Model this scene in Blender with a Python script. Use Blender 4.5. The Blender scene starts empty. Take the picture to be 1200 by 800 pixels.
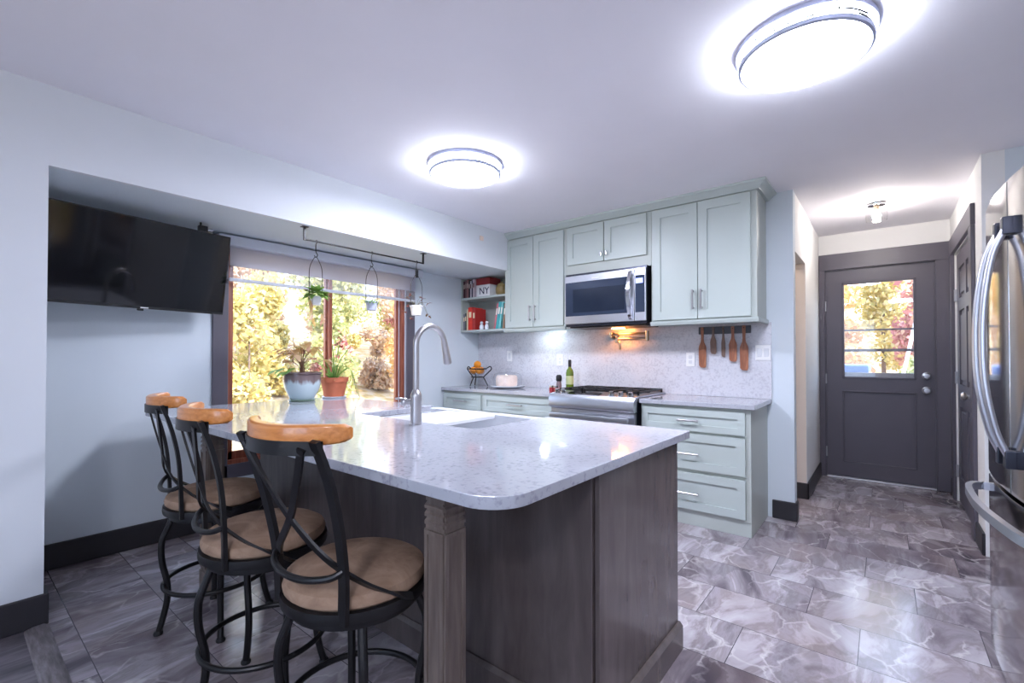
import bpy, bmesh, math, random
from mathutils import Vector, Matrix
PI = math.pi
SC = bpy.context.scene
COL = SC.collection

# ------------------------------------------------------------------ camera, world, sun, exposure
cam_data = bpy.data.cameras.new('camera')
cam = bpy.data.objects.new('camera', cam_data); COL.objects.link(cam)
cam.location = (0, 0, 1.2)
cam.rotation_euler = (math.radians(90.7), 0, math.radians(38.9))
cam_data.sensor_width = 36.0; cam_data.lens = 36.0 * 540 / 1200
cam_data.shift_y = 0.010; cam_data.clip_start = 0.02; cam_data.clip_end = 300
SC.camera = cam
SC.view_settings.view_transform = 'Standard'; SC.view_settings.look = 'None'
SC.view_settings.gamma = 1.0; SC.view_settings.use_curve_mapping = False
SC.view_settings.exposure = 1.7
SKY_STRENGTH, SUN_STRENGTH, LAMP_STRENGTH = 2.1, 3.8, 33.0
world = bpy.data.worlds.new('world'); SC.world = world; world.use_nodes = True
_bg = world.node_tree.nodes['Background']
_bg.inputs[0].default_value = (0.56, 0.72, 1.0, 1); _bg.inputs[1].default_value = SKY_STRENGTH
sun_data = bpy.data.lights.new('sun', 'SUN'); sun_data.energy = SUN_STRENGTH; sun_data.angle = 0.02
sun_data.color = (1.0, 0.95, 0.86)
sun = bpy.data.objects.new('sun', sun_data); COL.objects.link(sun)
sun.rotation_euler = Vector((-0.72, -0.02, -0.62)).to_track_quat('-Z', 'Y').to_euler()
try:
    SC.cycles.use_denoising = True
    SC.cycles.max_bounces = 10; SC.cycles.diffuse_bounces = 5; SC.cycles.glossy_bounces = 4
    SC.cycles.transparent_max_bounces = 12; SC.cycles.sample_clamp_indirect = 6.0
    SC.cycles.caustics_reflective = False; SC.cycles.caustics_refractive = False
except Exception:
    pass

# ------------------------------------------------------------------ helpers
def sharp(bm, ang=35):
    bm.normal_update()
    lim = math.radians(ang)
    for e in bm.edges:
        e.smooth = not (len(e.link_faces) != 2 or e.calc_face_angle(9) > lim)
    for f in bm.faces: f.smooth = True

class MB:
    """collects shapes into one bmesh"""
    def __init__(s): s.bm = bmesh.new()
    def face(s, pts):
        try: s.bm.faces.new([s.bm.verts.new(p) for p in pts])
        except ValueError: pass
        return s
    def box(s, x0, x1, y0, y1, z0, z1, bev=0.0, seg=2):
        bm = bmesh.new()
        bmesh.ops.create_cube(bm, size=1)
        for v in bm.verts:
            v.co = Vector(((x0+x1)/2 + v.co.x*(x1-x0), (y0+y1)/2 + v.co.y*(y1-y0), (z0+z1)/2 + v.co.z*(z1-z0)))
        if bev > 0:
            bmesh.ops.bevel(bm, geom=list(bm.edges), offset=bev, segments=seg, affect='EDGES', profile=0.5)
        return s.merge(bm)
    def merge(s, bm, M=None):
        mp = {}
        for v in bm.verts: mp[v.index if False else v] = s.bm.verts.new(M @ v.co if M else v.co)
        for f in bm.faces:
            try: s.bm.faces.new([mp[v] for v in f.verts])
            except ValueError: pass
        bm.free(); return s
    def obox(s, c, size, M3, bev=0.0):
        t = MB(); t.box(-size[0]/2, size[0]/2, -size[1]/2, size[1]/2, -size[2]/2, size[2]/2, bev)
        M = Matrix.Translation(Vector(c)) @ M3.to_4x4()
        return s.merge(t.bm, M)
    def cyl(s, p0, p1, r0, r1=None, seg=20, cap=True):
        return s.tube([p0, p1], [r0, r0 if r1 is None else r1], seg, cap)
    def tube(s, pts, r, seg=10, cap=True, closed=False, flat=None):
        """sweep a circle (or a flat ellipse/rect: flat=(width, thick, reference vector)) along pts"""
        pts = [Vector(p) for p in pts]; n = len(pts)
        rs = r if isinstance(r, (list, tuple)) else [r]*n
        rings = []; prev = None
        for i, p in enumerate(pts):
            if closed: t = pts[(i+1) % n] - pts[i-1]
            else: t = pts[min(i+1, n-1)] - pts[max(i-1, 0)]
            t.normalize()
            if flat:
                ref = Vector(flat[2]); a = (ref - t*ref.dot(t)).normalized(); b = t.cross(a)
                w, h = flat[0]/2, flat[1]/2
                ring = [p + b*w*sx + a*h*sy for sx, sy in ((1, 1), (-1, 1), (-1, -1), (1, -1))]
            else:
                if prev is None:
                    ref = Vector((0, 0, 1)) if abs(t.z) < 0.9 else Vector((1, 0, 0))
                    a = (ref - t*ref.dot(t)).normalized()
                else:
                    a = (prev - t*prev.dot(t)).normalized()
                prev = a; b = t.cross(a)
                ring = [p + (a*math.cos(2*PI*k/seg) + b*math.sin(2*PI*k/seg))*rs[i] for k in range(seg)]
            rings.append([s.bm.verts.new(q) for q in ring])
        m = len(rings[0])
        for i in range(n if closed else n-1):
            A, B = rings[i], rings[(i+1) % n]
            for k in range(m):
                s.bm.faces.new((A[k], A[(k+1) % m], B[(k+1) % m], B[k]))
        if cap and not closed:
            s.bm.faces.new(rings[0][::-1]); s.bm.faces.new(rings[-1])
        return s
    def lathe(s, prof, c=(0, 0, 0), seg=32, M=None, capends=True):
        rings = []
        for r, z in prof:
            if r <= 1e-6: rings.append([s.bm.verts.new((0, 0, z))])
            else: rings.append([s.bm.verts.new((r*math.cos(2*PI*k/seg), r*math.sin(2*PI*k/seg), z)) for k in range(seg)])
        for A, B in zip(rings, rings[1:]):
            for k in range(seg):
                if len(A) == 1 and len(B) == 1: continue
                if len(A) == 1: f = (A[0], B[(k+1) % seg], B[k])
                elif len(B) == 1: f = (A[k], A[(k+1) % seg], B[0])
                else: f = (A[k], A[(k+1) % seg], B[(k+1) % seg], B[k])
                s.bm.faces.new(f)
        allv = [v for r in rings for v in r]
        T = Matrix.Translation(Vector(c)) @ (M.to_4x4() if M else Matrix.Identity(4))
        for v in allv: v.co = T @ v.co
        return s
    def sphere(s, c, r, sc=(1, 1, 1), u=14, v=10):
        t = bmesh.new(); bmesh.ops.create_uvsphere(t, u_segments=u, v_segments=v, radius=r)
        return s.merge(t, Matrix.Translation(Vector(c)) @ Matrix.Diagonal((*sc, 1)))
    def prism(s, outline, z0, z1, axis='z', bev=0.0):
        """extrude a 2-D outline; axis z: (x,y); axis x: (y,z) from x=z0..z1; axis y: (x,z)"""
        bm = bmesh.new()
        def P(a, b, t):
            return (a, b, t) if axis == 'z' else (t, a, b) if axis == 'x' else (a, t, b)
        A = [bm.verts.new(P(a, b, z0)) for a, b in outline]; B = [bm.verts.new(P(a, b, z1)) for a, b in outline]
        n = len(A)
        bm.faces.new(A[::-1]); bm.faces.new(B)
        for k in range(n): bm.faces.new((A[k], A[(k+1) % n], B[(k+1) % n], B[k]))
        bmesh.ops.recalc_face_normals(bm, faces=bm.faces)
        if bev > 0:
            es = [e for e in bm.edges if e.calc_face_angle(0) > 1.2]
            bmesh.ops.bevel(bm, geom=es, offset=bev, segments=2, affect='EDGES', profile=0.5)
        return s.merge(bm)

PLACE = {}      # thing name -> ('world', base location) or ('local', ...)
def _props(o, label=None, cat=None, group=None, kind=None):
    if label: o['label'] = label
    if cat: o['category'] = cat
    if group: o['group'] = group
    if kind: o['kind'] = kind
    return o
def thing(name, label, cat, loc=(0, 0, 0), rotz=0.0, group=None, local=False):
    o = bpy.data.objects.new(name, None); COL.objects.link(o)
    o.empty_display_size = 0.05
    o.location = loc; o.rotation_euler = (0, 0, rotz)
    PLACE[o.name] = Vector((0, 0, 0)) if local else Vector(loc)
    return _props(o, label, cat, group)
def _link(name, mb, mat, off, sm=35, solid=True):
    if solid: bmesh.ops.recalc_face_normals(mb.bm, faces=mb.bm.faces)
    for v in mb.bm.verts: v.co -= off
    sharp(mb.bm, sm)
    me = bpy.data.meshes.new(name); mb.bm.to_mesh(me); mb.bm.free()
    for m in (mat if isinstance(mat, (list, tuple)) else [mat]): me.materials.append(m)
    o = bpy.data.objects.new(name, me); COL.objects.link(o)
    wn = o.modifiers.new('weighted_normals', 'WEIGHTED_NORMAL'); wn.keep_sharp = True; wn.weight = 80
    return o
def part(name, mb, mat, parent, label=None, kind=None, sm=35, solid=True):
    off = PLACE[parent.name]
    o = _link(name, mb, mat, off, sm, solid); o.parent = parent
    PLACE[o.name] = off
    return _props(o, label, None, None, kind)
def single(name, mb, mat, loc, label, cat, group=None, kind=None, sm=35, solid=True):
    o = _link(name, mb, mat, Vector(loc), sm, solid); o.location = loc
    PLACE[o.name] = Vector(loc)
    return _props(o, label, cat, group, kind)
def struct(name, mb, mat, sm=35, parent=None):
    if parent:
        return part(name, mb, mat, parent, sm=sm)
    o = _link(name, mb, mat, Vector((0, 0, 0)), sm); PLACE[o.name] = Vector((0, 0, 0))
    return _props(o, kind='structure')
def dup(root, loc, rotz=None, label=None):
    r = root.copy(); COL.objects.link(r); r.location = loc
    if rotz is not None: r.rotation_euler = (0, 0, rotz)
    if label: r['label'] = label
    for ch in list(root.children):
        c = ch.copy(); COL.objects.link(c); c.parent = r
        for g in ch.children:
            d = g.copy(); COL.objects.link(d); d.parent = c
    return r
def arc(c, r, a0, a1, n, ax=(1, 0, 0), ay=(0, 0, 1)):
    c, ax, ay = Vector(c), Vector(ax), Vector(ay)
    return [c + ax*r*math.cos(a0 + (a1-a0)*i/n) + ay*r*math.sin(a0 + (a1-a0)*i/n) for i in range(n+1)]
def smooth_path(pts, n=6):
    P = [Vector(p) for p in pts]; out = []
    for i in range(len(P)-1):
        p0, p1, p2, p3 = P[max(i-1, 0)], P[i], P[i+1], P[min(i+2, len(P)-1)]
        for k in range(n):
            t = k/n
            out.append(0.5*((2*p1) + (p2-p0)*t + (2*p0-5*p1+4*p2-p3)*t*t + (3*p1-p0-3*p2+p3)*t**3))
    out.append(P[-1]); return out

# ------------------------------------------------------------------ materials
def lin(c):
    f = lambda v: (v/12.92 if v <= 0.04045 else ((v+0.055)/1.055)**2.4)
    return tuple(f(x/255.0) for x in c)
def nmat(name):
    m = bpy.data.materials.new(name); m.use_nodes = True
    nt = m.node_tree; return m, nt, nt.nodes['Principled BSDF']
def N(nt, typ, **kw):
    n = nt.nodes.new(typ)
    for k, v in kw.items(): setattr(n, k, v)
    return n
def mat(name, rgb, rough=0.5, metal=0.0, var=0.06, scale=12.0, stretch=(1, 1, 1), bump=0.0, coat=0.0, spec=0.5, emit=0.0):
    """plain procedural surface: sRGB colour with a soft noise variation"""
    m, nt, b = nmat(name); c = lin(rgb); L = nt.links
    tc = N(nt, 'ShaderNodeTexCoord'); mp = N(nt, 'ShaderNodeMapping'); mp.inputs['Scale'].default_value = stretch
    no = N(nt, 'ShaderNodeTexNoise'); no.inputs['Scale'].default_value = scale; no.inputs['Detail'].default_value = 4
    rp = N(nt, 'ShaderNodeValToRGB')
    rp.color_ramp.elements[0].position = 0.3; rp.color_ramp.elements[1].position = 0.7
    rp.color_ramp.elements[0].color = (*[x*(1-var) for x in c], 1); rp.color_ramp.elements[1].color = (*[min(1, x*(1+var)) for x in c], 1)
    L.new(tc.outputs['Object'], mp.inputs[0]); L.new(mp.outputs[0], no.inputs['Vector'])
    L.new(no.outputs[0], rp.inputs[0]); L.new(rp.outputs[0], b.inputs['Base Color'])
    b.inputs['Roughness'].default_value = rough; b.inputs['Metallic'].default_value = metal
    b.inputs['Coat Weight'].default_value = coat; b.inputs['Specular IOR Level'].default_value = spec
    if bump:
        bp = N(nt, 'ShaderNodeBump'); bp.inputs['Strength'].default_value = bump; bp.inputs['Distance'].default_value = 0.01
        L.new(no.outputs[0], bp.inputs['Height']); L.new(bp.outputs[0], b.inputs['Normal'])
    if emit:
        L.new(rp.outputs[0], b.inputs['Emission Color']); b.inputs['Emission Strength'].default_value = emit
    return m
def ramp_mat(name, stops, scale, stretch=(1, 1, 1), rough=0.4, detail=6, dist=0.0, metal=0.0, coat=0.0, bump=0.0, nrough=0.6):
    m, nt, b = nmat(name); L = nt.links
    tc = N(nt, 'ShaderNodeTexCoord'); mp = N(nt, 'ShaderNodeMapping'); mp.inputs['Scale'].default_value = stretch
    no = N(nt, 'ShaderNodeTexNoise'); no.inputs['Scale'].default_value = scale; no.inputs['Detail'].default_value = detail
    no.inputs['Roughness'].default_value = nrough; no.inputs['Distortion'].default_value = dist
    rp = N(nt, 'ShaderNodeValToRGB'); el = rp.color_ramp.elements
    while len(el) < len(stops): el.new(0.5)
    for e, (p, c) in zip(el, stops): e.position = p; e.color = (*lin(c), 1)
    L.new(tc.outputs['Object'], mp.inputs[0]); L.new(mp.outputs[0], no.inputs['Vector'])
    L.new(no.outputs[0], rp.inputs[0]); L.new(rp.outputs[0], b.inputs['Base Color'])
    b.inputs['Roughness'].default_value = rough; b.inputs['Metallic'].default_value = metal; b.inputs['Coat Weight'].default_value = coat
    if bump:
        bp = N(nt, 'ShaderNodeBump'); bp.inputs['Strength'].default_value = bump; bp.inputs['Distance'].default_value = 0.005
        L.new(no.outputs[0], bp.inputs['Height']); L.new(bp.outputs[0], b.inputs['Normal'])
    return m
def emis(name, rgb, strength):
    m, nt, b = nmat(name)
    b.inputs['Base Color'].default_value = (0.8, 0.8, 0.8, 1)
    b.inputs['Emission Color'].default_value = (*lin(rgb), 1); b.inputs['Emission Strength'].default_value = strength
    return m
def glass(name, tint=(1, 1, 1), refl=1.0, base=0.04):
    m = bpy.data.materials.new(name); m.use_nodes = True; nt = m.node_tree; L = nt.links
    nt.nodes.remove(nt.nodes['Principled BSDF']); out = nt.nodes['Material Output']
    tr = N(nt, 'ShaderNodeBsdfTransparent'); tr.inputs[0].default_value = (*tint, 1)
    gl = N(nt, 'ShaderNodeBsdfGlossy'); gl.inputs['Roughness'].default_value = 0.02
    lw = N(nt, 'ShaderNodeLayerWeight'); lw.inputs['Blend'].default_value = 0.5
    pw = N(nt, 'ShaderNodeMath', operation='POWER'); L.new(lw.outputs['Facing'], pw.inputs[0]); pw.inputs[1].default_value = 4.0
    fr = N(nt, 'ShaderNodeMath', operation='MULTIPLY_ADD'); L.new(pw.outputs[0], fr.inputs[0]); fr.inputs[1].default_value = 0.6*refl; fr.inputs[2].default_value = base
    mx = N(nt, 'ShaderNodeMixShader')
    L.new(fr.outputs[0], mx.inputs[0]); L.new(tr.outputs[0], mx.inputs[1]); L.new(gl.outputs[0], mx.inputs[2])
    L.new(mx.outputs[0], out.inputs[0]); return m
def sheer(name, rgb, alpha):
    m = bpy.data.materials.new(name); m.use_nodes = True; nt = m.node_tree; L = nt.links
    b = nt.nodes['Principled BSDF']; out = nt.nodes['Material Output']
    b.inputs['Base Color'].default_value = (*lin(rgb), 1); b.inputs['Roughness'].default_value = 0.9
    tr = N(nt, 'ShaderNodeBsdfTransparent'); mx = N(nt, 'ShaderNodeMixShader'); mx.inputs[0].default_value = alpha
    L.new(tr.outputs[0], mx.inputs[1]); L.new(b.outputs[0], mx.inputs[2]); L.new(mx.outputs[0], out.inputs[0]); return m
def leaf_mat(name, cols, trans=0.35):
    m = bpy.data.materials.new(name); m.use_nodes = True; nt = m.node_tree; L = nt.links
    b = nt.nodes['Principled BSDF']; out = nt.nodes['Material Output']
    ge = N(nt, 'ShaderNodeNewGeometry'); rp = N(nt, 'ShaderNodeValToRGB'); el = rp.color_ramp.elements
    while len(el) < len(cols): el.new(0.5)
    for i, (e, c) in enumerate(zip(el, cols)): e.position = i/(len(cols)-1); e.color = (*lin(c), 1)
    L.new(ge.outputs['Random Per Island'], rp.inputs[0]); L.new(rp.outputs[0], b.inputs['Base Color'])
    b.inputs['Roughness'].default_value = 0.6
    tl = N(nt, 'ShaderNodeBsdfTranslucent'); L.new(rp.outputs[0], tl.inputs[0])
    mx = N(nt, 'ShaderNodeMixShader'); mx.inputs[0].default_value = trans
    L.new(b.outputs[0], mx.inputs[1]); L.new(tl.outputs[0], mx.inputs[2]); L.new(mx.outputs[0], out.inputs[0]); return m

def floor_tile_mat():
    m, nt, b = nmat('veined_floor_tile'); L = nt.links
    def math_(op, a, b_=None):
        n = N(nt, 'ShaderNodeMath', operation=op)
        for i, v in enumerate((a, b_)):
            if v is None: continue
            if isinstance(v, (int, float)): n.inputs[i].default_value = v
            else: L.new(v, n.inputs[i])
        return n.outputs[0]
    tc = N(nt, 'ShaderNodeTexCoord'); sp = N(nt, 'ShaderNodeSeparateXYZ'); L.new(tc.outputs['Object'], sp.inputs[0])
    X, Y = sp.outputs[0], sp.outputs[1]
    ry = math_('DIVIDE', math_('SUBTRACT', Y, 0.387), 0.311); row = math_('FLOOR', ry); fy = math_('FRACT', ry)
    xo = math_('MULTIPLY', math_('MODULO', math_('ADD', row, 30), 3), 0.2033)
    rx = math_('DIVIDE', math_('ADD', math_('ADD', X, 0.09), xo), 0.61); colm = math_('FLOOR', rx); fx = math_('FRACT', rx)
    dx = math_('MULTIPLY', math_('MINIMUM', fx, math_('SUBTRACT', 1.0, fx)), 0.61)
    dy = math_('MULTIPLY', math_('MINIMUM', fy, math_('SUBTRACT', 1.0, fy)), 0.311)
    d = math_('MINIMUM', dx, dy)
    grout = N(nt, 'ShaderNodeMath', operation='LESS_THAN'); L.new(d, grout.inputs[0]); grout.inputs[1].default_value = 0.0016
    cb = N(nt, 'ShaderNodeCombineXYZ'); L.new(row, cb.inputs[0]); L.new(colm, cb.inputs[1])
    wn = N(nt, 'ShaderNodeTexWhiteNoise', noise_dimensions='3D'); L.new(cb.outputs[0], wn.inputs['Vector'])
    # per-tile offset of the vein pattern
    off = N(nt, 'ShaderNodeVectorMath', operation='SCALE'); L.new(wn.outputs['Color'], off.inputs[0]); off.inputs['Scale'].default_value = 40.0
    ad = N(nt, 'ShaderNodeVectorMath', operation='ADD'); L.new(tc.outputs['Object'], ad.inputs[0]); L.new(off.outputs[0], ad.inputs[1])
    rot = N(nt, 'ShaderNodeVectorRotate', rotation_type='Z_AXIS'); L.new(ad.outputs[0], rot.inputs['Vector'])
    angv = math_('MULTIPLY', math_('SUBTRACT', wn.outputs['Value'], 0.5), 0.5); L.new(angv, rot.inputs['Angle'])
    mp = N(nt, 'ShaderNodeMapping'); mp.inputs['Scale'].default_value = (2.9, 1.0, 1.0); L.new(rot.outputs[0], mp.inputs[0])
    no = N(nt, 'ShaderNodeTexNoise'); no.inputs['Scale'].default_value = 1.7; no.inputs['Detail'].default_value = 9
    no.inputs['Roughness'].default_value = 0.6; no.inputs['Distortion'].default_value = 0.9; L.new(mp.outputs[0], no.inputs['Vector'])
    val = math_('ADD', no.outputs[0], math_('MULTIPLY', math_('SUBTRACT', wn.outputs['Value'], 0.42), 0.22))
    rp = N(nt, 'ShaderNodeValToRGB'); el = rp.color_ramp.elements
    stops = [(0.28, (84, 76, 84)), (0.42, (124, 115, 121)), (0.49, (150, 142, 149)), (0.54, (138, 129, 133)), (0.60, (170, 163, 169)), (0.70, (184, 179, 185)), (0.80, (152, 145, 151))]
    while len(el) < len(stops): el.new(0.5)
    for e, (p, c) in zip(el, stops): e.position = p; e.color = (*lin(c), 1)
    L.new(val, rp.inputs[0])
    # broken slab seams: dark edge with a pale core
    dn = N(nt, 'ShaderNodeTexNoise'); dn.inputs['Scale'].default_value = 5.0; dn.inputs['Detail'].default_value = 5; L.new(ad.outputs[0], dn.inputs['Vector'])
    ds = N(nt, 'ShaderNodeVectorMath', operation='MULTIPLY_ADD'); L.new(dn.outputs['Color'], ds.inputs[0]); ds.inputs[1].default_value = (0.22, 0.22, 0)
    L.new(rot.outputs[0], ds.inputs[2])
    mp2 = N(nt, 'ShaderNodeMapping'); mp2.inputs['Scale'].default_value = (7.5, 4.0, 1.0); L.new(ds.outputs[0], mp2.inputs[0])
    vo = N(nt, 'ShaderNodeTexVoronoi', feature='DISTANCE_TO_EDGE'); vo.inputs['Scale'].default_value = 1.0; L.new(mp2.outputs[0], vo.inputs['Vector'])
    vc = N(nt, 'ShaderNodeTexVoronoi', feature='F1'); vc.inputs['Scale'].default_value = 1.0; L.new(mp2.outputs[0], vc.inputs['Vector'])
    bw = N(nt, 'ShaderNodeSeparateColor'); L.new(vc.outputs['Color'], bw.inputs[0])
    slab = N(nt, 'ShaderNodeMapRange'); slab.inputs['To Min'].default_value = 0.80; slab.inputs['To Max'].default_value = 1.14; L.new(bw.outputs[0], slab.inputs[0])
    sc_ = N(nt, 'ShaderNodeVectorMath', operation='SCALE'); L.new(rp.outputs[0], sc_.inputs[0]); L.new(slab.outputs[0], sc_.inputs['Scale'])
    sm_ = N(nt, 'ShaderNodeMapRange'); sm_.inputs['From Max'].default_value = 0.05; sm_.inputs['To Min'].default_value = 1.0; sm_.inputs['To Max'].default_value = 0.0; L.new(vo.outputs['Distance'], sm_.inputs[0])
    msk = N(nt, 'ShaderNodeTexNoise'); msk.inputs['Scale'].default_value = 4.0; L.new(ad.outputs[0], msk.inputs['Vector'])
    mk = N(nt, 'ShaderNodeMapRange'); mk.inputs['From Min'].default_value = 0.42; mk.inputs['From Max'].default_value = 0.62; mk.inputs['To Max'].default_value = 0.5; L.new(msk.outputs[0], mk.inputs[0])
    mx1 = N(nt, 'ShaderNodeMix', data_type='RGBA'); L.new(math_('MULTIPLY', sm_.outputs[0], mk.outputs[0]), mx1.inputs[0]); L.new(sc_.outputs[0], mx1.inputs[6])
    mx1.inputs[7].default_value = (*lin((226, 220, 220)), 1)
    no3 = N(nt, 'ShaderNodeTexNoise'); no3.inputs['Scale'].default_value = 0.9; L.new(mp.outputs[0], no3.inputs['Vector'])
    bm_ = N(nt, 'ShaderNodeMapRange'); bm_.inputs['From Min'].default_value = 0.5; bm_.inputs['From Max'].default_value = 0.68
    bm_.inputs['To Max'].default_value = 0.4; L.new(no3.outputs[0], bm_.inputs[0])
    mx2 = N(nt, 'ShaderNodeMix', data_type='RGBA'); L.new(bm_.outputs[0], mx2.inputs[0]); L.new(mx1.outputs[2], mx2.inputs[6])
    mx2.inputs[7].default_value = (*lin((134, 116, 112)), 1)
    mx = N(nt, 'ShaderNodeMix', data_type='RGBA'); L.new(grout.outputs[0], mx.inputs[0]); L.new(mx2.outputs[2], mx.inputs[6])
    mx.inputs[7].default_value = (*lin((70, 66, 72)), 1)
    L.new(mx.outputs[2], b.inputs['Base Color']); b.inputs['Roughness'].default_value = 0.17
    bp = N(nt, 'ShaderNodeBump'); bp.inputs['Strength'].default_value = 0.15; bp.inputs['Distance'].default_value = 0.002
    L.new(no.outputs[0], bp.inputs['Height']); L.new(bp.outputs[0], b.inputs['Normal'])
    return m

def quartz_mat(name, base=(226, 226, 228), fleck=(170, 170, 176), scale=55, lo=0.36, hi=0.5, rough=0.08):
    m, nt, b = nmat(name); L = nt.links
    tc = N(nt, 'ShaderNodeTexCoord'); no = N(nt, 'ShaderNodeTexNoise'); no.inputs['Scale'].default_value = scale
    no.inputs['Detail'].default_value = 5; no.inputs['Roughness'].default_value = 0.55; L.new(tc.outputs['Object'], no.inputs['Vector'])
    big = N(nt, 'ShaderNodeTexNoise'); big.inputs['Scale'].default_value = scale*0.16; big.inputs['Detail'].default_value = 3; big.inputs['Distortion'].default_value = 1.0
    L.new(tc.outputs['Object'], big.inputs['Vector'])
    mm = N(nt, 'ShaderNodeMath', operation='MULTIPLY_ADD'); L.new(big.outputs[0], mm.inputs[0]); mm.inputs[1].default_value = 0.35
    L.new(no.outputs[0], mm.inputs[2])
    s2 = N(nt, 'ShaderNodeMath', operation='SUBTRACT'); L.new(mm.outputs[0], s2.inputs[0]); s2.inputs[1].default_value = 0.175
    rp = N(nt, 'ShaderNodeValToRGB'); el = rp.color_ramp.elements
    el[0].position = lo; el[0].color = (*lin(fleck), 1); el[1].position = hi; el[1].color = (*lin(base), 1)
    L.new(s2.outputs[0], rp.inputs[0]); L.new(rp.outputs[0], b.inputs['Base Color']); b.inputs['Roughness'].default_value = rough
    return m

M = {}
M['ceiling'] = mat('ceiling_paint', (240, 238, 244), 0.85, var=0.012, scale=3)
M['wall'] = mat('pale_wall_paint', (218, 222, 226), 0.8, var=0.015, scale=3)
M['wallwhite'] = mat('hall_wall_paint', (232, 232, 230), 0.8, var=0.015, scale=3)
M['wallcream'] = mat('cream_wall_paint', (226, 214, 202), 0.8, var=0.015, scale=3)
M['alcove'] = mat('blue_grey_wall_paint', (210, 219, 225), 0.75, var=0.015, scale=3)
M['black'] = mat('black_baseboard_paint', (44, 42, 46), 0.45, var=0.05)
M['charcoal'] = mat('charcoal_door_paint', (86, 82, 92), 0.42, var=0.03, scale=6)
M['tile'] = floor_tile_mat()
M['plank'] = ramp_mat('grey_wood_plank', [(0.3, (70, 66, 72)), (0.5, (104, 98, 104)), (0.7, (140, 134, 138))], 4, (6, 0.7, 1), 0.4, 8)
M['strip'] = ramp_mat('worn_wood_threshold', [(0.3, (84, 78, 80)), (0.5, (116, 108, 110)), (0.7, (144, 138, 142))], 10, (1, 6, 6), 0.4)
M['sage'] = mat('sage_cabinet_paint', (182, 192, 188), 0.38, var=0.012, scale=3)
M['sagedark'] = mat('sage_carcass_paint', (180, 187, 181), 0.42, var=0.02, scale=3)
M['island'] = ramp_mat('dark_stained_maple', [(0.25, (76, 67, 66)), (0.5, (88, 79, 77)), (0.75, (101, 92, 90))], 7, (2.2, 2.2, 0.35), 0.26, 6, 0.5, coat=0.25)
M['post'] = ramp_mat('grey_brown_stained_post', [(0.25, (86, 74, 68)), (0.5, (106, 94, 87)), (0.75, (126, 114, 106))], 16, (3, 3, 0.3), 0.36, 6, 0.3)
M['quartz'] = quartz_mat('white_quartz_top', (172, 174, 182), (145, 146, 157), 60, 0.30, 0.47, 0.06)
M['splash'] = quartz_mat('speckled_quartz_backsplash', (208, 208, 214), (188, 187, 195), 60, 0.32, 0.52, 0.16)
M['steel'] = mat('brushed_stainless', (204, 206, 214), 0.3, 1.0, var=0.05, scale=30, stretch=(1, 1, 40))
M['mirror_steel'] = mat('polished_stainless', (178, 176, 178), 0.10, 1.0, var=0.03, scale=6)
M['nickel'] = mat('brushed_nickel', (184, 182, 184), 0.32, 1.0, var=0.04, scale=40)
M['chrome'] = mat('chrome', (210, 210, 214), 0.08, 1.0, var=0.02)
M['darksteel'] = mat('black_stainless', (64, 66, 76), 0.28, 0.8, var=0.05)
M['iron'] = mat('black_wrought_iron', (26, 25, 27), 0.38, 0.3, var=0.15, scale=40)
M['rubber'] = mat('black_rubber', (22, 22, 24), 0.7)
M['blackglass'] = mat('black_glass', (14, 15, 19), 0.06, 0.0, var=0.02)
M['smokeglass'] = mat('smoked_oven_glass', (56, 66, 86), 0.1, 0.2, var=0.1, scale=3)
M['plasticblack'] = mat('black_plastic', (18, 18, 20), 0.35)
M['honey'] = ramp_mat('honey_oak', [(0.25, (178, 104, 44)), (0.5, (206, 130, 64)), (0.75, (222, 154, 88))], 9, (0.6, 8, 8), 0.28, 6, 0.6, coat=0.4)
M['suede'] = ramp_mat('tan_suede', [(0.3, (124, 98, 80)), (0.5, (150, 122, 100)), (0.7, (172, 144, 122))], 9, (1, 1, 1), 0.95, 6, 0.8, bump=0.2)
M['redwood'] = ramp_mat('red_brown_window_wood', [(0.3, (120, 60, 44)), (0.5, (150, 82, 60)), (0.7, (172, 104, 80))], 8, (6, 6, 0.5), 0.35)
M['white'] = mat('white_enamel', (216, 218, 222), 0.18, var=0.01)
M['whitematte'] = mat('white_plastic', (234, 234, 234), 0.45, var=0.01)
M['shade'] = leaf_mat('grey_roller_fabric', [(214, 214, 224), (214, 214, 224)], 0.6)
M['cassette'] = mat('pale_shade_cassette', (206, 210, 220), 0.4, var=0.02)
M['sheer'] = sheer('sheer_shade_band', (214, 212, 218), 0.22)
M['glass'] = glass('clear_window_glass')
M['lampglass'] = glass('clear_lamp_glass', (0.96, 0.96, 0.96))
M['domeglass'] = glass('clear_dome_glass', (0.97, 0.97, 0.98))
M['lamp'] = emis('cool_white_diffuser', (232, 236, 255), LAMP_STRENGTH)
M['lampband'] = emis('cool_white_band', (236, 242, 255), LAMP_STRENGTH*0.75)
M['lamptrim'] = mat('satin_lamp_trim', (182, 188, 212), 0.5, 0.0, var=0.02)
M['lampline'] = mat('dark_lamp_lines', (14, 14, 15), 0.9, spec=0.0)
M['bulb'] = emis('warm_bulb', (255, 246, 240), 150)
M['fillbulb'] = emis('soft_warm_fill_bulb', (255, 226, 200), 110)
M['warm'] = emis('warm_cooktop_lamp', (255, 160, 80), 40)
M['puck'] = emis('cool_cabinet_lamp', (225, 240, 255), 30)
M['display'] = emis('blue_lit_display', (40, 80, 220), 1.1)
M['terracotta'] = mat('terracotta', (186, 104, 72), 0.75, var=0.12, scale=18)
M['soil'] = mat('potting_soil', (58, 42, 34), 0.95, var=0.4, scale=60, bump=0.5)
M['leafgreen'] = leaf_mat('green_leaves', [(96, 130, 60), (130, 168, 80), (150, 184, 96), (110, 150, 70)], 0.4)
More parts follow.
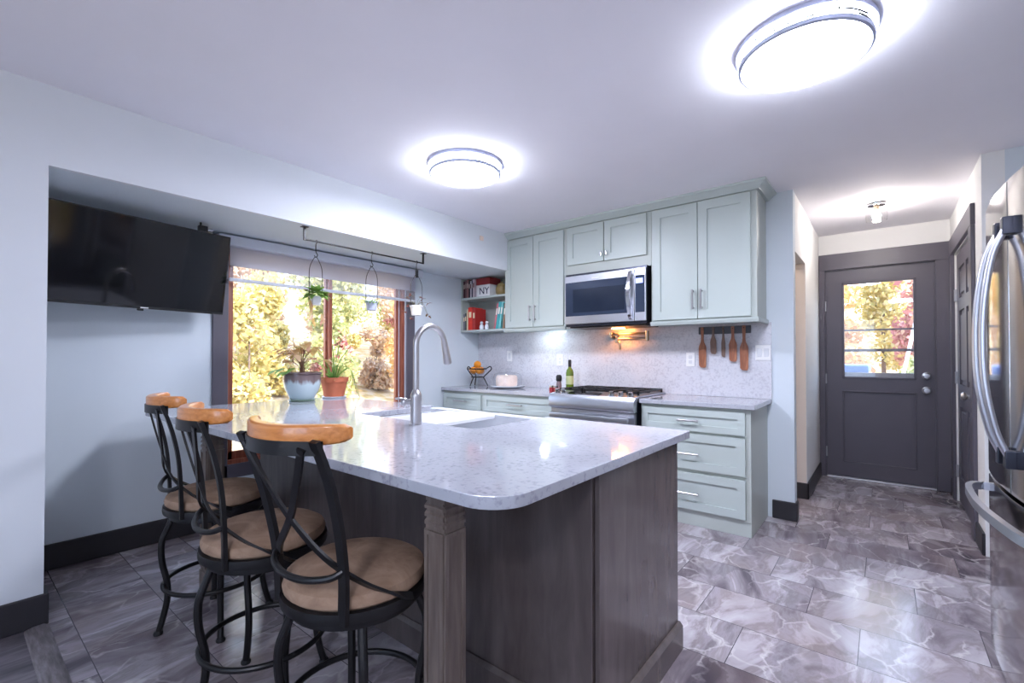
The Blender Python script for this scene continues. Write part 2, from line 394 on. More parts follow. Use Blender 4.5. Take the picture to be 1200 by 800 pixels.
M['leafbronze'] = leaf_mat('bronze_leaves', [(196, 148, 120), (220, 180, 154), (196, 176, 100), (226, 196, 172), (206, 168, 76)], 0.6)
M['leafred'] = leaf_mat('wine_leaves', [(130, 60, 70), (150, 84, 84), (120, 120, 70), (170, 110, 100)], 0.35)
M['stem'] = mat('plant_stem', (112, 104, 64), 0.7)
M['stembrown'] = mat('brown_plant_stem', (120, 84, 66), 0.7)
M['bark'] = mat('tree_bark', (110, 92, 82), 0.9, var=0.3, scale=14, bump=0.4)
M['orange'] = mat('orange_peel', (236, 150, 40), 0.5, var=0.08, scale=40, bump=0.1)
M['bread'] = mat('pale_cake', (234, 214, 200), 0.8, var=0.12, scale=16)
M['bottlegreen'] = mat('green_bottle_glass', (96, 120, 40), 0.08, var=0.06)
M['darkwine'] = mat('dark_bottle_foil', (34, 26, 28), 0.3)
M['jarred'] = mat('red_spice', (150, 40, 48), 0.5)
M['walnut'] = ramp_mat('oiled_utensil_wood', [(0.3, (112, 64, 42)), (0.5, (150, 92, 64)), (0.7, (180, 120, 86))], 14, (5, 5, 0.5), 0.45)
M['walnutdark'] = ramp_mat('dark_utensil_wood', [(0.3, (88, 66, 56)), (0.5, (116, 90, 78)), (0.7, (140, 112, 98))], 14, (5, 5, 0.5), 0.45)
M['brass'] = mat('aged_nickel_brass', (176, 158, 136), 0.28, 1.0, var=0.05)
M['greymat'] = mat('grey_drying_mat', (150, 152, 160), 0.8, var=0.08, scale=80)
M['ceramic'] = None

# ------------------------------------------------------------------ room dimensions
XL, XA, YB, XH, YD, XR, ZC, ZA = -2.95, -3.68, 3.94, -0.515, 5.665, 0.47, 2.44, 2.075
YP = 0.30                                   # end of the pier at the alcove
WY0, WY1, WZ0, WZ1 = 1.295, 2.885, 0.43, 2.03   # window opening

struct('floor', MB().box(XA-0.1, 1.25, 0.31, YD+0.05, -0.06, 0.0), M['tile'])
struct('floor_plank', MB().box(XA-0.1, 1.25, -2.3, 0.243, -0.06, -0.002), M['plank'])
struct('trim_1', MB().prism([(0.236, -0.004), (0.245, 0.006), (0.27, 0.012), (0.30, 0.012), (0.316, 0.002), (0.316, -0.01), (0.236, -0.01)], -2.93, 1.15, 'x'), M['strip'])
struct('ceiling', MB().box(XA-0.15, 1.3, -2.35, YD+0.15, ZC, ZC+0.12), M['ceiling'])
struct('wall_left', MB().box(XA-0.1, XL, -2.3, YP, 0, ZC).box(XA-0.1, XL, YP, YB+0.1, ZA+0.004, ZC), M['wall'])
struct('ceiling_alcove', MB().box(XA-0.1, XL-0.03, YP, YB, ZA-0.0005, ZA+0.004), M['alcove'])
struct('trim_2', MB().box(XL-0.03, XL, YP, YB-0.36, ZA-0.001, ZA+0.004), M['wall'])
w = MB()
w.box(XA-0.12, XA, YP-0.02, WY0, 0, ZA).box(XA-0.12, XA, WY1, YB+0.02, 0, ZA)
w.box(XA-0.12, XA, WY0, WY1, 0, WZ0).box(XA-0.12, XA, WY0, WY1, WZ1, ZA)
struct('wall_alcove', w, M['alcove'])
struct('wall_back', MB().box(XA-0.1, XH, YB, YB+0.10, 0, ZC), M['alcove'])
hw = MB()
hw.box(XH-0.13, XH, 4.62, YD, 0, ZC).box(XH-0.13, XH, YB+0.10, 4.62, 2.0, ZC)
struct('wall_hall', hw, M['wallwhite'])
struct('trim_3', MB().box(XH-0.135, XH-0.002, 4.612, 4.622, 0, 2.0), M['wallcream'])
struct('wall_pantry', MB().box(-1.8, -1.7, YB+0.05, YD+0.05, 0, ZC), M['wallcream'])
DX0, DX1, DZ = -0.455, 0.362, 2.07           # far door leaf
dw = MB()
dw.box(-1.8, DX0-0.01, YD, YD+0.12, 0, ZC).box(DX1+0.01, 1.3, YD, YD+0.12, 0, ZC).box(DX0-0.01, DX1+0.01, YD, YD+0.12, DZ+0.01, ZC)
struct('wall_far', dw, M['wallwhite'])
CY0, CY1, CZ = 4.36, 5.36, 2.06              # side door opening in the right wall
rw = MB()
rw.box(XR, XR+0.1, 3.97, CY0, 0, ZC).box(XR, XR+0.1, CY1, YD+0.05, 0, ZC).box(XR, XR+0.1, CY0, CY1, CZ, ZC)
struct('wall_right', rw, M['wallwhite'])
struct('wall_niche', MB().box(XR+0.1, 1.3, 3.97, 4.07, 0, ZC), M['alcove'])
struct('wall_side', MB().box(1.15, 1.27, -2.3, 3.97, 0, ZC), M['wall'])
struct('wall_front', MB().box(XA-0.1, -1.7, -2.42, -2.3, 0, ZC).box(-0.1, 1.27, -2.42, -2.3, 0, ZC).box(-1.7, -0.1, -2.42, -2.3, 0, 0.6).box(-1.7, -0.1, -2.42, -2.3, 2.15, ZC), M['wall'])
wf = MB()
for a in ((-1.7, -1.64, 0.6, 2.15), (-0.16, -0.1, 0.6, 2.15), (-0.93, -0.87, 0.6, 2.15), (-1.7, -0.1, 0.6, 0.66), (-1.7, -0.1, 2.09, 2.15)): wf.box(a[0], a[1], -2.40, -2.30, a[2], a[3])
w2 = struct('fill_window', wf, M['whitematte'])  # unseen window added behind the camera to let in fill daylight
struct('window_pane', MB().box(-1.64, -0.16, -2.36, -2.356, 0.66, 2.09), M['glass'], parent=w2)
struct('wall_closet', MB().box(XR+0.75, XR+0.83, 4.07, YD+0.05, 0, ZC), M['wall'])
# baseboards
def bb(name, pts, h=0.15):
    m = MB()
    for x0, x1, y0, y1 in pts: m.box(x0, x1, y0, y1, 0.001, h, 0.004, 1)
    struct(name, m, M['black'])
bb('baseboard_left', [(XL, XL+0.016, -2.28, YP+0.016), (XA+0.02, XL, YP, YP+0.016)], 0.14)
bb('baseboard_alcove', [(XA, XA+0.018, YP+0.02, YB)], 0.145)
bb('baseboard_back', [(-0.66, XH+0.016, YB-0.016, YB), (XH, XH+0.016, YB, 4.02)], 0.135)
bb('baseboard_hall', [(XH, XH+0.016, 4.60, 5.62), (XH-0.13, XH+0.016, 4.60, 4.612)], 0.135)
bb('baseboard_right', [(XR-0.016, XR, 3.97, 4.23), (XR-0.016, XR, 5.50, 5.63)], 0.135)

# ------------------------------------------------------------------ window 1 with casing
win = struct('window_1', MB().box(XA-0.12, XA-0.02, WY0, WY0+0.016, WZ0, WZ1).box(XA-0.12, XA-0.02, WY1-0.03, WY1, WZ0, WZ1)
             .box(XA-0.12, XA+0.01, WY0, WY1, WZ0, WZ0+0.03).box(XA-0.12, XA-0.02, WY0, WY1, WZ1-0.03, WZ1), M['redwood'])
sl = MB()
for y0, y1 in ((WY0+0.016, 2.118), (2.075, WY1-0.045)):
    xo = -0.055 if y0 < 2 else -0.09
    for a, b_, c_, d_ in ((y0, y0+0.028, WZ0+0.03, WZ1-0.03), (y1-0.028, y1, WZ0+0.03, WZ1-0.03), (y0, y1, WZ0+0.03, WZ0+0.085), (y0, y1, WZ1-0.09, WZ1-0.03)):
        sl.box(XA+xo, XA+xo+0.032, a, b_, c_, d_)
struct('window_sash', sl, M['redwood'], parent=win)
struct('window_pane', MB().box(XA-0.042, XA-0.038, WY0+0.03, 2.1, WZ0+0.085, WZ1-0.09), M['glass'], parent=win)
struct('window_pane', MB().box(XA-0.077, XA-0.073, 2.09, WY1-0.06, WZ0+0.085, WZ1-0.09), M['glass'], parent=win)
struct('window_track', MB().box(XA-0.12, XA-0.06, WY1-0.045, WY1-0.03, WZ0+0.03, WZ1-0.03), M['cassette'], parent=win)
cs = MB()
cs.box(XA, XA+0.02, WY0-0.10, WY0, WZ0-0.1, ZA-0.01, 0.003, 1).box(XA, XA+0.02, WY1, WY1+0.10, WZ0-0.1, ZA-0.01, 0.003, 1)
cs.box(XA, XA+0.02, WY0-0.10, WY1+0.10, WZ0-0.1, WZ0, 0.003, 1)
struct('window_casing', cs, M['charcoal'], parent=win)

# roller shade
t = thing('roller_shade', 'grey roller shade with a sheer lower band, hung across the top of the window', 'window shade', (XA+0.05, 2.1, 1.76))
part('cassette', MB().box(XA+0.021, XA+0.11, 1.20, 3.02, 1.99, 2.065, 0.012), M['cassette'], t)
part('fabric', MB().box(XA+0.050, XA+0.054, 1.29, 2.96, 1.855, 1.995), M['shade'], t)
part('sheer_band', MB().box(XA+0.051, XA+0.053, 1.29, 2.96, 1.765, 1.855), M['sheer'], t, 'sheer see-through band')
part('hem_bar', MB().box(XA+0.043, XA+0.061, 1.285, 2.965, 1.745, 1.77, 0.006), M['cassette'], t)

# ------------------------------------------------------------------ far door with glass
d1 = thing('door_1', None, None, ((DX0+DX1)/2, YD, 0)); d1['kind'] = 'structure'
GX0, GX1, GZ0, GZ1 = -0.325, 0.235, 0.99, 1.945
y0, y1 = YD+0.012, YD+0.055
lf = MB()
lf.box(DX0, GX0, y0, y1, 0.015, DZ).box(GX1, DX1, y0, y1, 0.015, DZ).box(GX0, GX1, y0, y1, GZ1, DZ).box(GX0, GX1, y0, y1, 0.87, GZ0)
lf.box(GX0, GX1, y0, y1, 0.015, 0.155).box(GX0, GX1, y0+0.014, y1-0.01, 0.155, 0.87)
part('door_leaf', lf, M['charcoal'], d1)
pb = MB()
for a in ((GX0, GX1, 0.155, 0.167), (GX0, GX1, 0.858, 0.87), (GX0, GX0+0.012, 0.155, 0.87), (GX1-0.012, GX1, 0.155, 0.87)): pb.box(a[0], a[1], y0-0.004, y0+0.016, a[2], a[3], 0.003, 1)
part('panel_molding', pb, M['charcoal'], d1)
gf = MB()
for a in ((GX0, GX0+0.018, GZ0, GZ1), (GX1-0.018, GX1, GZ0, GZ1), (GX0, GX1, GZ0, GZ0+0.018), (GX0, GX1, GZ1-0.018, GZ1)):
    gf.box(a[0], a[1], y0-0.006, y1-0.004, a[2], a[3], 0.003, 1)
part('glass_frame', gf, M['charcoal'], d1)
part('glass_pane', MB().box(GX0+0.01, GX1-0.01, y0+0.018, y0+0.022, GZ0+0.01, GZ1-0.01), M['glass'], d1)
sb = MB().box(GX0, GX1, y1+0.01, y1+0.03, 1.462, 1.478).box(GX0, GX1, y1+0.01, y1+0.03, 1.257, 1.283)
part('storm_bar', sb, M['charcoal'], d1)
part('storm_sill', MB().box(GX0, GX1, y1+0.0, y1+0.05, GZ0-0.03, GZ0+0.06), M['greymat'], d1)
for z, nm in ((1.03, 'deadbolt'), (0.897, 'door_knob')):
    k = MB(); R = Matrix.Rotation(PI/2, 3, 'X')
    k.lathe([(0, 0), (0.033, 0), (0.033, 0.008), (0.012, 0.014), (0.012, 0.03), (0.026, 0.036), (0.03, 0.05), (0.022, 0.064), (0, 0.066)], (0.303, y0, z), 20, R)
    part(nm, k, M['nickel'], d1, 'brushed nickel ' + ('deadbolt' if z > 1 else 'round knob'))
for z in (1.72, 0.985, 0.25):
    part('hinge', MB().cyl((DX0-0.004, YD+0.004, z-0.05), (DX0-0.004, YD+0.004, z+0.05), 0.008, seg=10), M['nickel'], d1)
part('threshold', MB().box(DX0, DX1, YD-0.03, YD+0.1, 0.001, 0.014, 0.004), M['nickel'], d1)
fr = MB()
fr.box(-0.513, DX0-0.008, YD-0.022, YD, 0.001, 2.08, 0.003, 1).box(DX1+0.008, XR-0.002, YD-0.022, YD, 0.001, 2.08, 0.003, 1)
fr.box(-0.513, XR-0.002, YD-0.024, YD, 2.08, 2.24, 0.003, 1)
part('door_casing', fr, M['charcoal'], d1)
part('door_jamb', MB().box(DX0-0.0095, DX0-0.001, YD+0.002, YD+0.118, 0.001, DZ+0.009).box(DX1+0.001, DX1+0.0095, YD+0.002, YD+0.118, 0.001, DZ+0.009)
     .box(DX0-0.0095, DX1+0.0095, YD+0.002, YD+0.118, DZ+0.001, DZ+0.0095).box(DX0-0.002, DX0+0.015, y1+0.002, y1+0.02, 0.001, DZ).box(DX1-0.015, DX1+0.002, y1+0.002, y1+0.02, 0.001, DZ)
     .box(DX0, DX1, y1+0.002, y1+0.02, DZ-0.015, DZ+0.002), M['charcoal'], d1)

# ------------------------------------------------------------------ side door in the hall's right wall
d2 = thing('door_2', None, None, (XR, (CY0+CY1)/2, 0)); d2['kind'] = 'structure'
x0, x1 = XR+0.012, XR+0.05
pl = MB()
ys = [CY0+0.01, CY0+0.13, (CY0+CY1)/2-0.05, (CY0+CY1)/2+0.05, CY1-0.13, CY1-0.01]
zs = [0.012, 0.22, 0.80, 0.98, 1.58, 1.68, 1.93, CZ-0.01]
for a, b_ in ((0, 1), (2, 3), (4, 5)): pl.box(x0, x1, ys[a], ys[b_], zs[0], zs[-1])
for a, b_ in ((0, 1), (2, 3), (4, 5), (6, 7)):
    pl.box(x0, x1, ys[1], ys[2], zs[a], zs[b_]); pl.box(x0, x1, ys[3], ys[4], zs[a], zs[b_])
for ya, yb in ((1, 2), (3, 4)):
    for za, zb in ((1, 2), (3, 4), (5, 6)):
        pl.box(x0+0.014, x1-0.005, ys[ya], ys[yb], zs[za], zs[zb])
        pl.box(x0+0.004, x0+0.02, ys[ya]+0.035, ys[yb]-0.035, zs[za]+0.035, zs[zb]-0.035, 0.006, 1)
part('door_leaf', pl, M['charcoal'], d2)
k = MB(); R = Matrix.Rotation(-PI/2, 3, 'Y')
k.lathe([(0, 0), (0.032, 0), (0.032, 0.007), (0.012, 0.012), (0.012, 0.034), (0.026, 0.042), (0.03, 0.056), (0.02, 0.07), (0, 0.072)], (x0, CY0+0.09, 0.93), 20, R)
part('door_knob', k, M['nickel'], d2, 'brushed nickel knob')
for z in (1.72, 1.03, 0.25):
    part('hinge', MB().box(XR-0.006, XR+0.012, CY1-0.012, CY1+0.02, z-0.05, z+0.05, 0.002, 1), M['nickel'], d2)
fr = MB()
fr.box(XR-0.022, XR, CY1+0.008, 5.48, 0.001, CZ+0.01, 0.003, 1).box(XR-0.022, XR, 4.235, CY0-0.008, 0.001, CZ+0.01, 0.003, 1)
fr.box(XR-0.024, XR, 4.225, 5.485, CZ+0.01, CZ+0.15, 0.003, 1)
part('door_casing', fr, M['charcoal'], d2)

# ------------------------------------------------------------------ peninsula
ZT = 0.88
def rounded(pts):
    """pts: (x, y, radius) -> polygon with rounded corners"""
    out = []; n = len(pts)
    for i, (x, y, r) in enumerate(pts):
        p = Vector((x, y)); a = Vector(pts[i-1][:2]); b_ = Vector(pts[(i+1) % n][:2])
        if r <= 0: out.append((x, y)); continue
        u = (a-p).normalized(); v = (b_-p).normalized(); half = u.angle(v)/2
        dd = r/math.tan(half); c = p + (u+v).normalized()*(r/math.sin(half))
        s0 = p + u*dd - c; e0 = p + v*dd - c
        a0 = math.atan2(s0.y, s0.x); a1 = math.atan2(e0.y, e0.x)
        da = (a1-a0+PI) % (2*PI) - PI
        out += [(c.x+r*math.cos(a0+da*k/8), c.y+r*math.sin(a0+da*k/8)) for k in range(9)]
    return out
SX0, SX1, SY0 = -2.34, -1.42, 1.50
top = rounded([(-3.50, 0.775, 0.05), (-0.66, 0.775, 0.11), (-0.66, 2.06, 0.012), (SX1, 2.06, 0.0), (SX1, SY0, 0.05), (SX0, SY0, 0.05), (SX0, 2.06, 0.0), (-3.50, 2.06, 0.01)])
single('peninsula_countertop', MB().prism(top, ZT-0.032, ZT, 'z', 0.004), M['quartz'], (-2.0, 1.4, ZT-0.032),
       'long white quartz peninsula countertop with a rounded corner, under the potted plants', 'countertop')
EX, EY0, EY1 = -0.672, 1.255, 1.93
t = thing('peninsula_cabinet', 'dark-stained wooden peninsula cabinet under the white quartz top', 'cabinet', (-1.8, 1.6, 0))
part('body', MB().box(-2.99, SX0-0.012, EY0, EY1-0.02, 0.09, ZT-0.033).box(SX1+0.01, EX-0.02, EY0, EY1-0.02, 0.09, ZT-0.033)
     .box(SX0-0.01, SX1+0.01, EY0, EY1-0.02, 0.09, 0.60).box(SX0-0.01, SX1+0.01, EY0, EY0+0.02, 0.60, ZT-0.033), M['island'], t)
part('end_panel', MB().box(EX-0.018, EX, EY0, EY1, 0.0, ZT-0.033, 0.002, 1), M['island'], t)
part('back_panel', MB().box(-3.0, EX-0.02, EY0-0.012, EY0, 0.0, ZT-0.033, 0.002, 1), M['island'], t)
part('base_molding', MB().prism([(EY0-0.03, 0.001), (EY0-0.013, 0.001), (EY0-0.013, 0.11), (EY0-0.018, 0.11), (EY0-0.03, 0.095)], -3.0, EX, 'x'), M['island'], t)
part('base_molding', MB().prism([(EX+0.001, 0.001), (EX+0.02, 0.001), (EX+0.02, 0.095), (EX+0.008, 0.11), (EX+0.001, 0.11)], EY0-0.012, EY1, 'y'), M['island'], t)
part('toe_kick', MB().box(-2.97, EX-0.03, EY1-0.09, EY1-0.075, 0.001, 0.09), M['black'], t)
for xa, xb in ((-2.97, -2.64), (-2.63, -2.30), (-1.40, -1.05), (-1.04, -0.70)):
    dd = MB().box(xa, xb, EY1-0.02, EY1, 0.10, 0.83, 0.003, 1)
    dr = part('door', dd, M['island'], t)
    part('handle', MB().tube([(xb-0.05, EY1, 0.66), (xb-0.05, EY1+0.03, 0.66), (xb-0.05, EY1+0.03, 0.78), (xb-0.05, EY1, 0.78)], 0.006), M['nickel'], dr)
# square legs under the overhang
def support_post(x, y, label):
    t = thing('support_post', label, 'post', (x, y, 0), group='square posts under the peninsula')
    s = 0.038
    m = MB()
    m.box(x-s, x+s, y-s, y+s, 0.10, 0.735).box(x-s, x+s, y-s, y+s, 0.80, ZT-0.033)
    part('shaft', m, M['post'], t)
    m = MB()
    for z in (0.735, 0.757, 0.779):
        m.prism([(-s-0.005, z), (-s-0.005, z+0.008), (-s+0.008, z+0.021), (s-0.008, z+0.021), (s+0.005, z+0.008), (s+0.005, z), (s-0.008, z-0.001), (-s+0.008, z-0.001)], y-s-0.0, y+s+0.0, 'y')
    bm = m.bm
    for v in bm.verts: v.co.x += x
    for z in (0.735, 0.757, 0.779):
        m.prism([(y-s-0.005, z), (y-s-0.005, z+0.008), (y-s+0.008, z+0.021), (y+s-0.008, z+0.021), (y+s+0.005, z+0.008), (y+s+0.005, z), (y+s-0.008, z-0.001), (y-s+0.008, z-0.001)], x-s, x+s, 'x')
    part('collar', m, M['post'], t)
    m = MB()                                          # raised frame on each face leaves a sunk panel
    f = 0.012; o = 0.006
    for z0, z1 in ((0.12, 0.72),):
        for sx in (-1, 1):
            xf = x + sx*s
            a, b_ = sorted((xf, xf + sx*o))
            m.box(a, b_, y-s, y-s+f, z0, z1).box(a, b_, y+s-f, y+s, z0, z1).box(a, b_, y-s+f, y+s-f, z1-f, z1).box(a, b_, y-s+f, y+s-f, z0, z0+f)
            yf = y + sx*s
            a, b_ = sorted((yf, yf + sx*o))
            m.box(x-s, x-s+f, a, b_, z0, z1).box(x+s-f, x+s, a, b_, z0, z1).box(x-s+f, x+s-f, a, b_, z1-f, z1).box(x-s+f, x+s-f, a, b_, z0, z0+f)
    part('face_molding', m, M['post'], t)
    part('foot_block', MB().box(x-s-0.006, x+s+0.006, y-s-0.006, y+s+0.006, 0.001, 0.10, 0.004, 1), M['post'], t)
support_post(-0.967, 0.898, 'square grey-brown post under the rounded corner of the white countertop, beside the nearest stool')
support_post(-2.738, 0.898, 'square grey-brown post at the far end of the peninsula, behind the two farther stools')

# farmhouse sink
t = thing('farmhouse_sink', 'white farmhouse sink set into the quartz peninsula behind the faucet', 'sink', (-1.85, 1.8, 0.62))
m = MB(); x0, x1, ya, yb, zt, zb, w_ = SX0-0.008, SX1+0.008, SY0-0.012, 2.09, 0.845, 0.62, 0.022
m.box(x0, x1, ya, ya+w_, zb, zt).box(x0, x0+w_, ya, yb, zb, zt).box(x1-w_, x1, ya, yb, zb, zt)
m.box(x0, x1, ya, yb, zb, zb+0.02)
part('basin', m, M['white'], t)
part('apron', MB().box(SX0+0.002, SX1-0.002, 2.062-0.03, 2.10, zb, ZT-0.012, 0.008), M['white'], t)
part('drain', MB().cyl((-1.85, 1.8, zb+0.02), (-1.85, 1.8, zb+0.024), 0.045, seg=24), M['chrome'], t)
single('cutting_board', MB().box(-2.16, -1.76, SY0+0.01, 2.025, ZT-0.035, ZT-0.016, 0.004), M['white'], (-2.03, 1.75, ZT-0.035),
       'white board laid over the left half of the sink', 'cutting board')

# faucet
FX, FY = -1.75, 1.435
t = thing('kitchen_faucet', 'tall brushed nickel gooseneck faucet standing on the peninsula by the sink', 'faucet', (FX, FY, ZT))
part('body', MB().lathe([(0, 0), (0.031, 0), (0.031, 0.004), (0.027, 0.007), (0.027, 0.13), (0.0265, 0.14), (0.022, 0.152), (0.016, 0.165), (0, 0.166)], (FX, FY, ZT), 28), M['nickel'], t)
neck = [(FX, FY, ZT+0.155), (FX, FY, 1.25)] + [tuple(p) for p in arc((FX, FY+0.092, 1.262), 0.092, PI, 0.14, 20, (0, 1, 0), (0, 0, 1))]
part('gooseneck', MB().tube(neck, 0.0145, 16), M['nickel'], t)
e = Vector(neck[-1]); dn = Vector((0, 0.22, -1)).normalized()
part('spray_head', MB().tube([e - dn*0.005, e + dn*0.02, e + dn*0.075, e + dn*0.105, e + dn*0.112], [0.0155, 0.017, 0.020, 0.022, 0.018], 18), M['nickel'], t)
h = part('handle', MB().cyl((FX, FY, 0.985), (FX-0.05, FY-0.02, 0.985), 0.014, seg=14).sphere((FX-0.058, FY-0.023, 0.985), 0.021), M['nickel'], t)
part('lever', MB().tube([(FX-0.058, FY-0.023, 0.985), (FX-0.075, FY-0.03, 1.0), (FX-0.10, FY-0.045, 1.0)], [0.007, 0.006, 0.005], 10), M['nickel'], h)

# ------------------------------------------------------------------ base cabinets, counter tops
YF = 3.385
def shaker(mb, xa, xb, za, zb, yf=YF, f=0.055, th=0.02):
    """a shaker front facing -Y whose outer face is at yf - th"""
    y = yf-th
    f = min(f, (zb-za)*0.3)
    mb.box(xa, xa+f, y, yf, za, zb).box(xb-f, xb, y, yf, za, zb).box(xa+f, xb-f, y, yf, za, za+f).box(xa+f, xb-f, y, yf, zb-f, zb)
    mb.box(xa+f, xb-f, y+0.010, yf, za+f, zb-f)
    return mb
def bar_pull(p0, p1, out, r=0.007):
    """bar pull between p0 and p1 standing off along out"""
    p0, p1, o = Vector(p0), Vector(p1), Vector(out); d = (p1-p0).normalized()
    m = MB().tube([p0+o-d*0.012, p1+o+d*0.012], r, 10)
    m.cyl(p0, p0+o, r*0.9, seg=8).cyl(p1, p1+o, r*0.9, seg=8)
    return m
BR0, BR1 = -1.452, -0.69
t = thing('drawer_cabinet', 'sage green base cabinet of three wide drawers right of the range', 'cabinet', ((BR0+BR1)/2, 3.65, 0))
part('carcass', MB().box(BR0, BR1, YF, YB-0.002, 0.1, 0.85).box(BR0, BR0+0.03, YF-0.005, YF, 0.1, 0.85).box(BR1-0.03, BR1, YF-0.005, YF, 0.1, 0.85), M['sagedark'], t)
part('toe_kick', MB().box(BR0, BR1-0.001, YF+0.0, YF+0.02, 0.001, 0.1).box(BR1-0.02, BR1-0.001, YF+0.02, YB-0.002, 0.001, 0.1), M['sagedark'], t)
for za, zb, zh in ((0.675, 0.828, 0.752), (0.403, 0.655, 0.515), (0.117, 0.375, 0.235)):
    dr = part('drawer', shaker(MB(), BR0+0.012, BR1-0.033, za, zb), M['sage'], t)
    part('handle', bar_pull((-1.155, YF-0.02, zh), (-1.03, YF-0.02, zh), (0, -0.03, 0)), M['nickel'], dr)
single('counter_slab', MB().box(BR0-0.008, BR1+0.03, 3.35, YB-0.001, 0.852, 0.885, 0.003, 1), M['quartz'], (-1.07, 3.65, 0.852),
       'short white quartz countertop over the three drawers, right of the range', 'countertop')
BL0, BL1 = XA+0.02, -2.245
t = thing('drawer_cabinet', 'sage green base cabinets with drawers in the back corner left of the range', 'cabinet', ((BL0+BL1)/2, 3.65, 0))
part('carcass', MB().box(BL0, BL1, YF, YB-0.002, 0.1, 0.85), M['sagedark'], t)
part('toe_kick', MB().box(BL0, BL1, YF+0.05, YF+0.07, 0.001, 0.1), M['sagedark'], t)
for xa, xb in ((BL0+0.005, -3.12), (-3.08, BL1-0.02)):
    dr = part('drawer', shaker(MB(), xa, xb, 0.675, 0.825, f=0.05), M['sage'], t)
    xm = (xa+xb)/2
    part('handle', bar_pull((xm-0.075, YF-0.02, 0.755), (xm+0.075, YF-0.02, 0.755), (0, -0.03, 0)), M['nickel'], dr)
for xa, xb in ((BL0+0.005, -3.12), (-3.08, -2.68), (-2.67, BL1-0.02)):
    dr = part('door', shaker(MB(), xa, xb, 0.117, 0.652), M['sage'], t)
    part('handle', bar_pull((xb-0.03, YF-0.02, 0.5), (xb-0.03, YF-0.02, 0.6), (0, -0.03, 0)), M['nickel'], dr)
single('counter_slab', MB().box(XA+0.006, BL1+0.003, 3.35, YB-0.001, 0.852, 0.885, 0.003, 1), M['quartz'], (-2.95, 3.65, 0.852),
       'white quartz countertop in the back corner under the cake dome, left of the range', 'countertop')
# backsplash
single('backsplash', MB().box(XA+0.006, BR1+0.032, YB-0.012, YB-0.001, 0.886, 1.465), M['splash'], (-2.2, YB, 0.886),
       'speckled white quartz backsplash behind the range and back counters', 'backsplash')
BS = YB-0.012

# ------------------------------------------------------------------ upper cabinets
UF = 3.60
def upper(name, label, xa, xb, za, doors, parts_extra=None):
    t = thing(name, label, 'cabinet', ((xa+xb)/2, 3.77, za))
    part('carcass', MB().box(xa, xb, UF, YB-0.013, za, 2.385), M['sagedark'], t)
    return t
t = upper('wall_cabinet', 'tall two-door sage wall cabinet beside the open bookshelf', -2.99, -2.262, 1.485, None)
for xa, xb, hx in ((-2.978, -2.631, -2.66), (-2.625, -2.285, -2.598)):
    dr = part('door', shaker(MB(), xa, xb, 1.495, 2.372, UF, 0.065), M['sage'], t)
    part('handle', bar_pull((hx, UF-0.02, 1.565), (hx, UF-0.02, 1.69), (0, -0.03, 0)), M['nickel'], dr)
part('light_rail', MB().prism([(UF-0.03, 1.484), (UF-0.03, 1.47), (UF-0.02, 1.452), (UF+0.0, 1.452), (UF+0.0, 1.484)], -2.99, -2.262, 'x'), M['sage'], t)
part('cabinet_light', MB().cyl((-2.62, 3.76, 1.472), (-2.62, 3.76, 1.484), 0.035, seg=20), M['puck'], t, 'lit puck light')
t = upper('wall_cabinet', 'short two-door sage cabinet above the microwave', -2.260, -1.458, 1.945, None)
for xa, xb, hx in ((-2.243, -1.876, -1.895), (-1.868, -1.492, -1.845)):
    dr = part('door', shaker(MB(), xa, xb, 2.035, 2.372, UF, 0.06), M['sage'], t)
    part('knob', MB().box(hx-0.009, hx+0.009, UF-0.046, UF-0.03, 2.075, 2.115, 0.003).cyl((hx, UF-0.02, 2.095), (hx, UF-0.032, 2.095), 0.005, seg=8), M['chrome'], dr)
t = upper('wall_cabinet', 'tall two-door sage wall cabinet above the wooden utensils', -1.456, -0.69, 1.485, None)
for xa, xb, hx in ((-1.442, -1.093, -1.12), (-1.087, -0.727, -1.06)):
    dr = part('door', shaker(MB(), xa, xb, 1.495, 2.372, UF, 0.065), M['sage'], t)
    part('handle', bar_pull((hx, UF-0.02, 1.575), (hx, UF-0.02, 1.70), (0, -0.03, 0)), M['nickel'], dr)
lr = [(UF-0.03, 1.484), (UF-0.03, 1.47), (UF-0.02, 1.452), (UF+0.0, 1.452), (UF+0.0, 1.484)]
part('light_rail', MB().prism(lr, -1.456, -0.675, 'x').box(-0.705, -0.675, UF-0.02, YB-0.013, 1.452, 1.484, 0.004, 1), M['sage'], t)
# crown molding running over all three
cr = [(0.0, 2.384), (-0.022, 2.384), (-0.026, 2.392), (-0.055, 2.418), (-0.07, 2.424), (-0.07, 2.4395), (0.0, 2.4395)]
m = MB()
bm = m.bm
rows = []
for x, y, sx, sy in ((-2.99, UF, 0, 1), (-0.69, UF, 1, 1), (-0.69, YB-0.005, 1, 0)):
    rows.append([bm.verts.new((x - sx*o, y + sy*o, z)) for o, z in cr])
for A, B in zip(rows, rows[1:]):
    for k2 in range(len(cr)): bm.faces.new((A[k2], A[(k2+1) % len(cr)], B[(k2+1) % len(cr)], B[k2]))
bm.faces.new(rows[0]); bm.faces.new(rows[-1][::-1])
single('crown_molding', m, M['sage'], (-1.84, UF, 2.384), 'sage green crown molding between the wall cabinets and the ceiling', 'molding')

